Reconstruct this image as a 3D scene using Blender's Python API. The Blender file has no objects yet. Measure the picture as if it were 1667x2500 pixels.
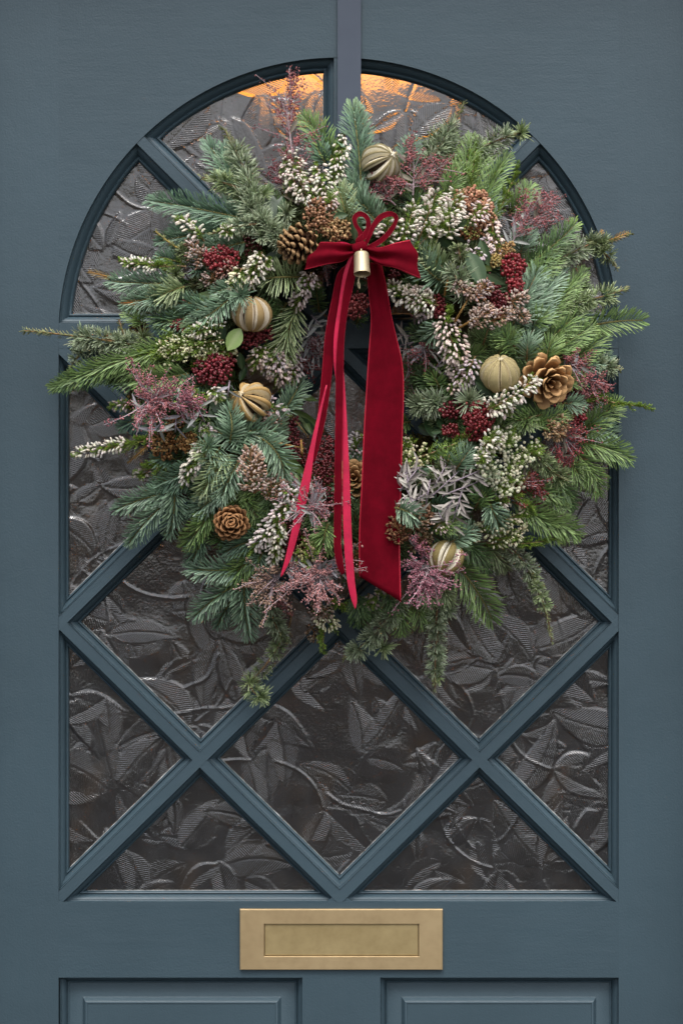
import bpy, math, random
import numpy as np
from mathutils import Vector, Matrix, geometry

# ---------------------------------------------------------------- camera, light, exposure
SC = bpy.context.scene
COL = SC.collection
S = 0.00052          # metres per photograph pixel on the face of the door
DC = 2.2             # camera distance from the face of the door
ZC = 1.45            # camera height
PI = math.pi
R = math.radians

cam = bpy.data.cameras.new('camera')
cam.sensor_fit = 'HORIZONTAL'
cam.sensor_width = 36.0
cam.lens = 36.0 * DC / (1667 * S)
cam.clip_start = 0.05
cam.clip_end = 500
camo = bpy.data.objects.new('camera', cam)
COL.objects.link(camo)
camo.location = (0, -DC, ZC)
camo.rotation_euler = (PI / 2, 0, 0)
SC.camera = camo

SUN_EL, SUN_AZ = R(58), R(-24)     # soft bright overcast, in front of the door, a little from the left
wd = bpy.data.worlds.new('World')
SC.world = wd
wd.use_nodes = True
wn = wd.node_tree.nodes
wl = wd.node_tree.links
bg = wn['Background']
sky = wn.new('ShaderNodeTexSky')
sky.sky_type = 'NISHITA'
sky.sun_disc = False
sky.sun_elevation = SUN_EL
sky.sun_rotation = PI + SUN_AZ
sky.dust_density = 4.0
sky.air_density = 1.0
hs = wn.new('ShaderNodeHueSaturation')      # cloud cover greys the sky
hs.inputs['Saturation'].default_value = 0.38
wl.new(sky.outputs[0], hs.inputs['Color'])
wl.new(hs.outputs[0], bg.inputs['Color'])
bg.inputs['Strength'].default_value = 0.15

sun = bpy.data.lights.new('sun', 'SUN')
sun.energy = 1.15
sun.angle = R(18)
sun.color = (1.0, 0.97, 0.93)
suno = bpy.data.objects.new('sun', sun)
COL.objects.link(suno)
sd = Vector((math.sin(SUN_AZ) * math.cos(SUN_EL), -math.cos(SUN_AZ) * math.cos(SUN_EL), math.sin(SUN_EL)))
suno.rotation_euler = sd.to_track_quat('Z', 'Y').to_euler()
suno.location = (-2, -6, 8)

SC.view_settings.view_transform = 'Standard'
SC.view_settings.look = 'None'
SC.view_settings.gamma = 1.0
SC.view_settings.use_curve_mapping = False
SC.view_settings.exposure = 0.56
SC.render.engine = 'CYCLES'
SC.cycles.use_denoising = True
SC.cycles.max_bounces = 8
SC.cycles.sample_clamp_indirect = 6.0

rng = np.random.default_rng(7)
random.seed(7)

# ---------------------------------------------------------------- coordinates
def P(px, py, d=0.0):
    """the point d metres in front of the door face that stands at photograph pixel (px, py)"""
    k = (DC - d) / DC
    return np.array([(px - 833.5) * S * k, -d, ZC + (1250 - py) * S * k])

def F(px, py, d=0.0):
    """orthogonal door coordinates: d metres in front of the face"""
    return (( px - 833.5) * S, -d, ZC + (1250 - py) * S)

def nrm(a):
    a = np.asarray(a, float)
    return a / np.maximum(np.linalg.norm(a, axis=-1, keepdims=True), 1e-9)

# ---------------------------------------------------------------- mesh builder
class MB:
    def __init__(s):
        s.v = []; s.c = []; s.f = []; s.n = 0
    def add(s, v, f, c=(1, 1, 1), mi=0):
        v = np.asarray(v, float).reshape(-1, 3)
        f = np.asarray(f, int)
        c = np.asarray(c, float)
        if c.ndim == 1: c = np.tile(c, (len(v), 1))
        s.v.append(v); s.c.append(c); s.f.append((f + s.n, mi)); s.n += len(v)
    def mesh(s, name, mats, origin=(0, 0, 0), smooth=True, sharp=None):
        me = bpy.data.meshes.new(name)
        v = np.concatenate(s.v) - np.asarray(origin, float)
        c = np.concatenate(s.c)
        loops, starts, tot, mi = [], [], [], []
        k = 0
        for f, m in s.f:
            if len(f) == 0: continue
            loops.append(f.reshape(-1))
            w = f.shape[1]
            starts.append(k + np.arange(len(f)) * w); k += f.size
            tot.append(np.full(len(f), w)); mi.append(np.full(len(f), m))
        loops = np.concatenate(loops); starts = np.concatenate(starts); mi = np.concatenate(mi)
        me.vertices.add(len(v)); me.vertices.foreach_set('co', v.astype(np.float32).ravel())
        me.loops.add(len(loops)); me.loops.foreach_set('vertex_index', loops.astype(np.int32))
        me.polygons.add(len(starts)); me.polygons.foreach_set('loop_start', starts.astype(np.int32))
        me.polygons.foreach_set('material_index', mi.astype(np.int32))
        me.polygons.foreach_set('use_smooth', np.full(len(starts), smooth))
        at = me.color_attributes.new('tint', 'FLOAT_COLOR', 'POINT')
        cc = np.ones((len(v), 4), np.float32); cc[:, :3] = c
        at.data.foreach_set('color', cc.ravel())
        if not isinstance(mats, (list, tuple)): mats = [mats]
        for m in mats: me.materials.append(m)
        me.update(calc_edges=True)
        me.validate()
        if sharp is not None: me.set_sharp_from_angle(angle=R(sharp))
        return me
    def build(s, name, mats, parent=None, origin=None, **k):
        """links the collected geometry (world space) as ONE object whose origin is at `origin`"""
        if origin is None: origin = np.concatenate(s.v).mean(0)
        o = bpy.data.objects.new(name, s.mesh(name, mats, origin, **k))
        COL.objects.link(o)
        place(o, origin, parent)
        return o

WORLD = {}
def place(o, loc, parent=None):
    loc = np.asarray(loc, float)
    WORLD[o.name] = loc
    if parent is not None:
        o.parent = parent
        o.location = loc - WORLD[parent.name]
    else:
        o.location = loc

def empty(name, loc, parent=None):
    o = bpy.data.objects.new(name, None)
    o.empty_display_size = 0.05
    COL.objects.link(o)
    place(o, loc, parent)
    return o

def tag(o, label=None, cat=None, group=None, kind=None):
    if label: o['label'] = label
    if cat: o['category'] = cat
    if group: o['group'] = group
    if kind: o['kind'] = kind
    return o

def box(mb, a, b, c=(1, 1, 1), mi=0, bev=0.0):
    x0, y0, z0 = np.minimum(a, b); x1, y1, z1 = np.maximum(a, b)
    v = [(x0,y0,z0),(x1,y0,z0),(x1,y1,z0),(x0,y1,z0),(x0,y0,z1),(x1,y0,z1),(x1,y1,z1),(x0,y1,z1)]
    f = [(0,3,2,1),(4,5,6,7),(0,1,5,4),(1,2,6,5),(2,3,7,6),(3,0,4,7)]
    mb.add(v, f, c, mi)

def tube(mb, pts, rad, c=(1, 1, 1), n=5, mi=0, cap=True):
    pts = np.asarray(pts, float); m = len(pts)
    rad = np.broadcast_to(np.asarray(rad, float), (m,))
    T = nrm(np.gradient(pts, axis=0))
    ref = np.array([0.31, -0.9, 0.23])
    A = nrm(np.cross(T, ref)); B = np.cross(T, A)
    a = np.arange(n) * 2 * PI / n
    v = (pts[:, None] + rad[:, None, None] * (A[:, None] * np.cos(a)[None, :, None] + B[:, None] * np.sin(a)[None, :, None])).reshape(-1, 3)
    i = np.arange(m - 1)[:, None] * n; j = np.arange(n)[None]
    f = np.stack([i + j, i + (j + 1) % n, i + n + (j + 1) % n, i + n + j], -1).reshape(-1, 4)
    if np.ndim(c) == 2: c = np.repeat(np.asarray(c), n, axis=0)
    mb.add(v, f, c, mi)

def lathe(mb, prof, centre, axis=(0, 0, 1), n=24, c=(1, 1, 1), mi=0):
    prof = np.asarray(prof, float)
    q = Vector(axis).to_track_quat('Z', 'Y').to_matrix()
    a = np.arange(n) * 2 * PI / n
    v = np.stack([prof[:, None, 0] * np.cos(a), prof[:, None, 0] * np.sin(a), np.repeat(prof[:, 1:2], n, 1)], -1).reshape(-1, 3)
    v = v @ np.array(q).T + np.asarray(centre)
    m = len(prof); i = np.arange(m - 1)[:, None] * n; j = np.arange(n)[None]
    f = np.stack([i + j, i + (j + 1) % n, i + n + (j + 1) % n, i + n + j], -1).reshape(-1, 4)
    if np.ndim(c) == 2: c = np.repeat(np.asarray(c), n, axis=0)
    mb.add(v, f, c, mi)

def _ball(n=6, m=3):
    v = [(0, 0, 1)]
    for i in range(1, m + 1):
        t = PI * i / (m + 1)
        for j in range(n):
            a = 2 * PI * (j + 0.5 * i) / n
            v.append((math.sin(t) * math.cos(a), math.sin(t) * math.sin(a), math.cos(t)))
    v.append((0, 0, -1))
    tr = [(0, 1 + j, 1 + (j + 1) % n) for j in range(n)]
    for i in range(m - 1):
        for j in range(n):
            a, b = 1 + i * n + j, 1 + i * n + (j + 1) % n
            tr += [(a, a + n, b), (b, a + n, b + n)]
    k = 1 + (m - 1) * n
    tr += [(k + j, len(v) - 1, k + (j + 1) % n) for j in range(n)]
    return np.array(v, float), np.array(tr)
BALL_V, BALL_F = _ball()

def balls(mb, cen, rad, col, mi=0):
    cen = np.asarray(cen, float); N = len(cen)
    if N == 0: return
    rad = np.broadcast_to(np.asarray(rad, float), (N,))
    col = np.broadcast_to(np.asarray(col, float), (N, 3))
    k = len(BALL_V)
    v = cen[:, None] + rad[:, None, None] * BALL_V[None]
    f = (np.arange(N)[:, None, None] * k + BALL_F[None]).reshape(-1, 3)
    mb.add(v.reshape(-1, 3), f, np.repeat(col, k, axis=0), mi)

def needles(mb, base, d, up, L, W, bend, c0, c1, mi=0, blunt=0.55):
    base = np.asarray(base, float); N = len(base)
    if N == 0: return
    d = nrm(d); up = np.broadcast_to(up, (N, 3))
    side = nrm(np.cross(d, up)); upn = np.cross(side, d)
    L = np.broadcast_to(L, (N,))[:, None]; W = np.broadcast_to(W, (N,))[:, None]; bend = np.broadcast_to(bend, (N,))[:, None]
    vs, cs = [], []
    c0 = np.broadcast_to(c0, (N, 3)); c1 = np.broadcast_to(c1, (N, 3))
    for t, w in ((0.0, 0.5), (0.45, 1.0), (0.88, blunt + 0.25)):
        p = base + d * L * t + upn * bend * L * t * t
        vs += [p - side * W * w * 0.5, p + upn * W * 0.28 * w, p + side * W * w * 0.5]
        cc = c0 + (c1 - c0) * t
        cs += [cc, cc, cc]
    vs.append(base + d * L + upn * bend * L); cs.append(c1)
    v = np.stack(vs, 1).reshape(-1, 3); c = np.stack(cs, 1).reshape(-1, 3)
    q = np.array([(0,1,4,3),(1,2,5,4),(3,4,7,6),(4,5,8,7)]); t = np.array([(6,7,9),(7,8,9)])
    off = (np.arange(N) * 10)[:, None, None]
    n0 = mb.n
    mb.add(v, (off + q).reshape(-1, 4), c, mi)
    mb.f.append(((off + t).reshape(-1, 3) + n0, mi))

# ---------------------------------------------------------------- materials
def mat(name):
    m = bpy.data.materials.new(name); m.use_nodes = True
    return m, m.node_tree.nodes, m.node_tree.links, m.node_tree.nodes['Principled BSDF']

def ramp(n, stops):
    r = n.new('ShaderNodeValToRGB'); e = r.color_ramp.elements
    while len(e) < len(stops): e.new(0.5)
    for k, (p, c) in zip(e, stops): k.position = p; k.color = (*c, 1)
    return r

def noise(n, l, scale, detail=4, stretch=None, rough=0.55):
    tc = n.new('ShaderNodeTexCoord'); mp = n.new('ShaderNodeMapping'); t = n.new('ShaderNodeTexNoise')
    if stretch: mp.inputs['Scale'].default_value = stretch
    l.new(tc.outputs['Object'], mp.inputs[0]); l.new(mp.outputs[0], t.inputs['Vector'])
    t.inputs['Scale'].default_value = scale; t.inputs['Detail'].default_value = detail; t.inputs['Roughness'].default_value = rough
    return t

def bump(n, l, src, dist, strength=1.0, prev=None):
    b = n.new('ShaderNodeBump'); b.inputs['Distance'].default_value = dist; b.inputs['Strength'].default_value = strength
    l.new(src, b.inputs['Height'])
    if prev: l.new(prev.outputs[0], b.inputs['Normal'])
    return b

def paint(name, stretch, col=(0.0475, 0.080, 0.101)):
    m, n, l, b = mat(name)
    big = noise(n, l, 3.0, 5)
    k = np.array(col)
    r = ramp(n, [(0.28, tuple(k * 0.86)), (0.72, tuple(k * 1.12))])
    l.new(big.outputs[0], r.inputs[0]); l.new(r.outputs[0], b.inputs['Base Color'])
    b.inputs['Roughness'].default_value = 0.5
    b.inputs['Specular IOR Level'].default_value = 0.45
    br = noise(n, l, 110, 4, stretch, 0.6)
    pe = noise(n, l, 420, 2)
    wv = noise(n, l, 14, 3)
    b0 = bump(n, l, wv.outputs[0], 0.004, 0.22)
    b1 = bump(n, l, br.outputs[0], 0.0008, 0.32, b0)
    b2 = bump(n, l, pe.outputs[0], 0.0007, 0.38, b1)
    l.new(b2.outputs[0], b.inputs['Normal'])
    rr = n.new('ShaderNodeMapRange'); rr.inputs['To Min'].default_value = 0.34; rr.inputs['To Max'].default_value = 0.56
    l.new(br.outputs[0], rr.inputs[0]); l.new(rr.outputs[0], b.inputs['Roughness'])
    return m

PAINT_V = paint('slate blue paint, upright brush marks', (1, 1, 0.12))
PAINT_H = paint('slate blue paint, level brush marks', (0.12, 1, 1))
PAINT_M = paint('slate blue paint on mouldings', (0.6, 0.6, 0.6))

def tinted(name, rough=0.5, spec=0.4, sss=0.0, var=0.25, scale=60, metallic=0.0, sheen=0.0, trans=0.0):
    m, n, l, b = mat(name)
    at = n.new('ShaderNodeAttribute'); at.attribute_name = 'tint'
    t = noise(n, l, scale, 3)
    mr = n.new('ShaderNodeMapRange'); mr.inputs['To Min'].default_value = 1 - var; mr.inputs['To Max'].default_value = 1 + var
    mr.inputs['From Min'].default_value = 0.3; mr.inputs['From Max'].default_value = 0.7
    l.new(t.outputs[0], mr.inputs[0])
    mx = n.new('ShaderNodeVectorMath'); mx.operation = 'SCALE'
    l.new(at.outputs['Color'], mx.inputs[0]); l.new(mr.outputs[0], mx.inputs['Scale'])
    l.new(mx.outputs[0], b.inputs['Base Color'])
    b.inputs['Roughness'].default_value = rough; b.inputs['Specular IOR Level'].default_value = spec
    b.inputs['Metallic'].default_value = metallic
    if sss:
        b.inputs['Subsurface Weight'].default_value = sss; b.inputs['Subsurface Scale'].default_value = 0.003
    if sheen: b.inputs['Sheen Weight'].default_value = sheen
    return m

NEEDLE = tinted('evergreen needles', 0.42, 0.5, var=0.22, scale=90)
BARK = tinted('twig bark', 0.8, 0.2, scale=200)
PETAL = tinted('heather bells', 0.55, 0.3, var=0.08, scale=120)
BERRY = tinted('skimmia berries', 0.32, 0.5, var=0.2, scale=150)
BEAD = tinted('dried seed heads', 0.6, 0.3, var=0.2, scale=200)
LEAFM = tinted('broad leaves', 0.38, 0.5, var=0.18, scale=70)
DRYLEAF = tinted('dried narrow leaves', 0.6, 0.3, var=0.15, scale=80)
SCALE = tinted('cone scales', 0.6, 0.3, var=0.25, scale=160)
MOSS = tinted('straw ring wrapped in moss', 0.9, 0.1, var=0.5, scale=80)

# ---------------------------------------------------------------- polygons on the door (photograph pixels)
def clip(poly, a, b, c):
    """keep the part of the convex polygon where a*x + b*y + c >= 0"""
    out = []
    for i in range(len(poly)):
        p, q = poly[i], poly[(i + 1) % len(poly)]
        dp, dq = a * p[0] + b * p[1] + c, a * q[0] + b * q[1] + c
        if dp >= 0: out.append(p)
        if dp * dq < 0:
            t = dp / (dp - dq); out.append((p[0] + (q[0] - p[0]) * t, p[1] + (q[1] - p[1]) * t))
    r = []
    for p in out:
        if not r or math.hypot(p[0] - r[-1][0], p[1] - r[-1][1]) > 1.2: r.append(p)
    if len(r) > 1 and math.hypot(r[0][0] - r[-1][0], r[0][1] - r[-1][1]) < 1.2: r.pop()
    return r

def line(p, q, off):
    """half plane to the left-hand side (dx,dy)->( -dy, dx) of p->q, moved off pixels into itself"""
    dx, dy = q[0] - p[0], q[1] - p[1]; L = math.hypot(dx, dy)
    a, b = -dy / L, dx / L
    return a, b, -(a * p[0] + b * p[1]) - off

def inset(poly, off):
    n = len(poly); A = np.array(poly, float)
    area = 0.5 * np.sum(A[:, 0] * np.roll(A[:, 1], -1) - np.roll(A[:, 0], -1) * A[:, 1])
    s = 1 if area > 0 else -1
    E = nrm(np.roll(A, -1, 0) - A)
    Nn = np.stack([-E[:, 1], E[:, 0]], 1) * s          # inward normal of edge i
    Np = np.roll(Nn, 1, 0)
    m = (Nn + Np); k = 1 + np.sum(Nn * Np, 1)
    return A + off * m / k[:, None]

X0, X1, YT, YB = 143, 1510, 850, 2203
CX, CY, RAD = 826, 823, 684
TL, TR, BL, BR = (146, 848), (1512, 848), (146, 2192), (1512, 2192)
MT, ML, MR, MBm, CC = (829, 848), (146, 1520), (1512, 1520), (829, 2192), (829, 1520)
HW = 13
rect = [(X0, YT), (X1, YT), (X1, YB), (X0, YB)]
panes = []
def both(poly, p, q, side):
    a, b, c = line(p, q, HW) if side > 0 else line(q, p, HW)
    return clip(poly, a, b, c)
def side_of(p, q, m):
    a, b, c = line(p, q, 0)
    return 1 if a * m[0] + b * m[1] + c > 0 else -1
for m in ((829, 1184), (829, 1856), (488, 1520), (1170, 1520)):        # four squares inside the diamond
    g = rect
    for p, q in ((MT, ML), (ML, MBm), (MBm, MR), (MR, MT), (TL, BR), (TR, BL)):
        g = both(g, p, q, side_of(p, q, m))
    panes.append((g, 1.0))
for p, q, diag, ms in ((MT, ML, (TL, BR), ((420, 900), (190, 1100))), (ML, MBm, (TR, BL), ((190, 1900), (450, 2120))),
                       (MBm, MR, (TL, BR), ((1220, 2120), (1470, 1900))), (MR, MT, (TR, BL), ((1240, 900), (1470, 1100)))):
    for m in ms:                                                         # eight corner triangles
        g = both(rect, p, q, side_of(p, q, m)); g = both(g, *diag, side_of(*diag, m))
        panes.append((g, 1.0))
arc = [(CX + RAD * math.cos(a), CY + RAD * math.sin(a)) for a in np.linspace(PI, 2 * PI, 97)]
fan = clip(arc, 0, -1, 787)
DG1 = ((CX - 700, CY - 700), (CX, CY)); DG2 = ((CX + 700, CY - 700), (CX, CY)); VT = ((828, 0), (828, 823))
for m, dg in (((300, 600), DG1), ((650, 300), DG1), ((1000, 300), DG2), ((1350, 600), DG2)):
    g = both(fan, *dg, side_of(*dg, m)); g = both(g, *VT, side_of(*VT, m))
    A = np.array(g); e0 = nrm(A - np.roll(A, 1, 0)); e1 = nrm(np.roll(A, -1, 0) - A)
    cor = np.array([i for i in range(len(A)) if e0[i] @ e1[i] < 0.9 and np.linalg.norm(A[i] - A[i - 1]) > 0])
    g = [tuple(A[i]) for i in range(len(A)) if i in cor or np.min(np.linalg.norm(A[cor] - A[i], axis=1)) > 34]
    g = [g[i] for i in range(len(g)) if math.hypot(g[i][0] - g[i - 1][0], g[i][1] - g[i - 1][1]) > 12]
    panes.append((g, 1.3))

# ---------------------------------------------------------------- the setting
def struct(mb, name, m, **k):
    return tag(mb.build(name, m, **k), kind='structure')

def plain(name, col, rough=0.8, scale=8, var=0.25, bm=0.0):
    m, n, l, b = mat(name)
    t = noise(n, l, scale, 5); k = np.array(col)
    r = ramp(n, [(0.3, tuple(k * (1 - var))), (0.7, tuple(k * (1 + var)))])
    l.new(t.outputs[0], r.inputs[0]); l.new(r.outputs[0], b.inputs['Base Color']); b.inputs['Roughness'].default_value = rough
    if bm: l.new(bump(n, l, t.outputs[0], bm).outputs[0], b.inputs['Normal'])
    return m

mb = MB(); mb.add([(-200,-200,0),(200,-200,0),(200,200,0),(-200,200,0)], [(0,1,2,3)])
struct(mb, 'ground', plain('tarmac', (0.04, 0.04, 0.04), 0.9, 3))
mb = MB(); box(mb, (-3, -2.0, 0.004), (3, -0.02, 0.06))
struct(mb, 'doorstep', plain('york stone', (0.05, 0.047, 0.045), 0.85, 6))
# wall of the house and the door case, just outside the picture
mb = MB()
for a, b in (((-6, -0.11, 0), (-0.56, 0.22, 6)), ((0.56, -0.11, 0), (6, 0.22, 6)), ((-0.56, -0.11, 2.30), (0.56, 0.22, 6))): box(mb, a, b)
struct(mb, 'house_wall', plain('painted render', (0.30, 0.29, 0.27), 0.85, 20, 0.1, 0.002))
mb = MB()
for a, b in (((-0.558, -0.06, 0.06), (-0.474, 0.10, 2.298)), ((0.474, -0.06, 0.06), (0.558, 0.10, 2.298)), ((-0.474, -0.06, 2.216), (0.474, 0.10, 2.298))): box(mb, a, b)
struct(mb, 'door_frame', PAINT_V)
# hall behind the glass
HALLW = plain('warm hall walls', (0.30, 0.25, 0.20), 0.8, 3, 0.15)
mb = MB()
for a, b in (((-1.0, 0.22, 0), (-0.95, 5, 3.0)), ((0.95, 0.22, 0), (1.0, 5, 3.0)), ((-1.0, 5, 0), (1.0, 5.05, 3.0)), ): box(mb, a, b)
struct(mb, 'hall_wall', HALLW)
mb = MB(); box(mb, (-1.0, 0.22, 3.0), (1.0, 5.05, 3.05)); struct(mb, 'hall_ceiling', plain('hall ceiling', (0.6, 0.57, 0.5)))
mb = MB(); box(mb, (-0.95, 0.05, 0.004), (0.95, 5.0, 0.055)); struct(mb, 'hall_floor', plain('dark boards', (0.07, 0.045, 0.03), 0.5, 5))

# unseen greenery added across the road to darken what the lower panes mirror
mb = MB()
N = 9000
c = np.stack([rng.uniform(-25, 25, N), rng.uniform(-15.4, -13.6, N), rng.uniform(0.0, 1.65, N)], 1)
c[:, 2] += 0.12 * np.sin(c[:, 0] * 1.3) * (c[:, 2] / 2)
needles(mb, c, rng.normal(size=(N, 3)), (0, 0.1, 1), 0.5, 0.28, 0.2, (0.035, 0.05, 0.02), (0.05, 0.075, 0.03))
box(mb, (-25, -15.0, 0), (25, -14.0, 1.45), (0.03, 0.04, 0.018))
tag(mb.build('unseen_hedge', NEEDLE), kind='stuff')

# ---------------------------------------------------------------- the door
DOOR = tag(empty('front_door', (0, 0, 0.06)), 'slate blue wooden front door with an arched window of leaf patterned glass', 'door')

def prism(mb, poly, y0, y1, c=(1, 1, 1), mi=0):
    """solid polygon (pixels) between y0 (front) and y1 (back)"""
    pts = [Vector((*p, 0)) for p in poly]; n = len(poly)
    tri = geometry.tessellate_polygon([pts])
    a = np.array([F(p[0], p[1]) for p in poly]); f = a.copy(); f[:, 1] = y0; b = a.copy(); b[:, 1] = y1
    mb.add(np.concatenate([f, b]), np.array(tri), c, mi)
    k = mb.n - 2 * n
    mb.f.append((np.array(tri) + n + k, mi))
    i = np.arange(n); j = (i + 1) % n
    mb.f.append((np.stack([i, j, j + n, i + n], 1) + k, mi))

YTOP = 1250 - (2.205 - ZC) / S; YLOW = 1250 - (0.07 - ZC) / S
XL, XR = 833.5 - 0.468 / S, 833.5 + 0.468 / S
def solid(name, poly, m, y0=0.0, y1=0.044, parent=DOOR):
    mb = MB(); prism(mb, poly, y0, y1)
    return mb.build(name, m, parent, smooth=False)
solid('stile', [(XL, YTOP), (X0, YTOP), (X0, YLOW), (XL, YLOW)], PAINT_V)
solid('stile', [(X1, YTOP), (XR, YTOP), (XR, YLOW), (X1, YLOW)], PAINT_V)
solid('top_rail', [(X0, YTOP), (X1, YTOP), (X1, CY)] + [(min(max(x, X0), X1), y) for x, y in arc[::-1]] + [(X0, CY)][:0], PAINT_H)
YP = 2388
solid('lock_rail', [(X0, YB), (X1, YB), (X1, YP), (X0, YP)], PAINT_H)
YP2 = YLOW - 420
solid('mullion', [(738, YP), (928, YP), (928, YP2), (738, YP2)], PAINT_V)
solid('bottom_rail', [(X0, YP2), (X1, YP2), (X1, YLOW), (X0, YLOW)], PAINT_H)
solid('transom', [(X0, 787), (X1, 787), (X1, YT), (X0, YT)], PAINT_H, 0.0004)
def bar(p, q, y0):
    p = np.array(p, float); q = np.array(q, float); d = (q - p) / np.linalg.norm(q - p); p = p - d * 30; q = q + d * 30; n = np.array([-d[1], d[0]]) * HW
    solid('muntin', [tuple(p + n), tuple(q + n), tuple(q - n), tuple(p - n)], PAINT_M, y0, 0.036)
bar(TL, BR, 0.0006); bar(TR, BL, 0.0008)
for k, (p, q) in enumerate(((MT, ML), (ML, MBm), (MBm, MR), (MR, MT))): bar(p, q, 0.0010 + 0.0002 * (k % 2))
bar((CX - 482, CY - 482), (CX - 50, CY - 50), 0.0008); bar((CX + 482, CY - 482), (CX + 50, CY - 50), 0.0010)
bar((828, 160), (828, 770), 0.0006)

PROF = [(0, 0.2), (0.3, 6.5), (2.2, 7.4), (3.4, 7.0), (6.5, 8.2), (9.5, 10.4), (11.8, 13.0), (12.6, 14.6), (13.6, 15.2), (14.6, 14.0), (16.0, 13.4), (17.6, 13.9), (18.9, 15.4), (20, 18.0), (20.3, 24.0)]
def moulding(poly, sc, parent, name='moulding', prof=PROF, m=PAINT_M, ds=1.0):
    mb = MB(); n = len(poly); rings = []
    for off, dep in prof:
        q = inset(poly, off * sc)
        rings.append(np.array([F(x, y, -dep * 0.001 * ds) for x, y in q]))
    v = np.concatenate(rings)
    i = np.arange(len(prof) - 1)[:, None] * n; j = np.arange(n)[None]
    f = np.stack([i + j, i + (j + 1) % n, i + n + (j + 1) % n, i + n + j], -1).reshape(-1, 4)
    mb.add(v, f)
    return mb.build(name, m, parent, sharp=38)

# ---- leaf-patterned glass: one relief sheet, cut into the sixteen panes
G = 3.0
gx = np.arange(X0, X1 + 1, G); gy = np.arange(135, YB + 1, G)
HX, HY = np.meshgrid(gx, gy)
Hh = np.zeros_like(HX); PH = np.zeros_like(HX); MK = np.zeros_like(HX)
def smooth_noise(cell, seed):
    r = np.random.default_rng(seed)
    ny, nx = int(HX.shape[0] * G / cell) + 4, int(HX.shape[1] * G / cell) + 4
    g = r.normal(size=(ny, nx))
    u = (HX - X0) / cell; v = (HY - 135) / cell
    i = u.astype(int); j = v.astype(int); fu = u - i; fv = v - j
    fu = fu * fu * (3 - 2 * fu); fv = fv * fv * (3 - 2 * fv)
    return (g[j, i] * (1 - fu) + g[j, i + 1] * fu) * (1 - fv) + (g[j + 1, i] * (1 - fu) + g[j + 1, i + 1] * fu) * fv
Hh += 0.8 * smooth_noise(90, 1) + 0.22 * smooth_noise(34, 2) + 0.06 * smooth_noise(13, 3)
def emboss_leaf(x, y, L, W, ang, amp, curve):
    x0, x1 = np.searchsorted(gx, (x - L, x + L)); y0, y1 = np.searchsorted(gy, (y - L, y + L))
    if x1 <= x0 or y1 <= y0: return
    sl = (slice(y0, y1), slice(x0, x1))
    dx, dy = HX[sl] - x, HY[sl] - y
    u = (dx * math.cos(ang) + dy * math.sin(ang)) / L
    v = -dx * math.sin(ang) + dy * math.cos(ang)
    v = v - curve * L * (u - 0.5) ** 2
    uu = np.clip(u, 0, 1)
    w = W * np.maximum(np.sin(PI * uu ** 0.8), 0) ** 0.85 * (1 - 0.25 * uu) + 1e-3
    q = np.abs(v) / w
    ins = (u > 0) & (u < 1) & (q < 1)
    sa, sb = rng.uniform(-0.7, 0.9, 2)                    # the two halves lean their own way from the midrib
    h = amp * (0.75 + np.where(v > 0, sa, sb) * q * np.minimum(w / W, 1) * 1.1 + 0.35 * rng.uniform(-1, 1) * uu)
    h = h - 0.45 * np.exp(-(v / 3.0) ** 2) + 0.22 * amp * np.exp(-((1 - q) * w / 5.0) ** 2)
    k = np.where(ins, np.clip((1 - q) * w / 6.0, 0, 1), 0)
    k = k * k * (3 - 2 * k)
    Hh[sl] = Hh[sl] * (1 - k) + (0.25 * Hh[sl] + h) * k
    PH[sl] = np.where(ins, (u * L * 0.9 + np.abs(v) * 0.75) / 5.4, PH[sl])
    MK[sl] = np.where(ins, np.clip((1 - q) * 4, 0, 1) * np.clip(np.abs(v) / 5, 0, 1) * rng.uniform(0.5, 1.0), MK[sl] * (1 if True else 0))
def emboss_stem(pts, h, wid):
    pts = np.array(pts, float)
    for p, q in zip(pts[:-1], pts[1:]):
        m = wid * 3
        x0, x1 = np.searchsorted(gx, (min(p[0], q[0]) - m, max(p[0], q[0]) + m)); y0, y1 = np.searchsorted(gy, (min(p[1], q[1]) - m, max(p[1], q[1]) + m))
        if x1 <= x0 or y1 <= y0: continue
        sl = (slice(y0, y1), slice(x0, x1))
        d = q - p; l2 = max(d @ d, 1e-6)
        t = np.clip(((HX[sl] - p[0]) * d[0] + (HY[sl] - p[1]) * d[1]) / l2, 0, 1)
        r2 = (HX[sl] - p[0] - t * d[0]) ** 2 + (HY[sl] - p[1] - t * d[1]) ** 2
        RG[sl] = np.maximum(RG[sl], h * np.exp(-r2 / (wid * wid)))
RG = np.zeros_like(HX)
for k in range(300):                                    # a first layer of small leaves, nearly covering the sheet
    L = rng.uniform(70, 150)
    emboss_leaf(rng.uniform(X0 - 40, X1 + 40), rng.uniform(130, YB + 30), L, L * rng.uniform(0.22, 0.36), rng.uniform(0, 2 * PI), rng.uniform(0.25, 0.7), rng.uniform(-0.5, 0.5))
cells = [(x, y) for y in np.arange(170, YB + 60, 165) for x in np.arange(X0, X1 + 60, 172)]
rng.shuffle(cells)
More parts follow.
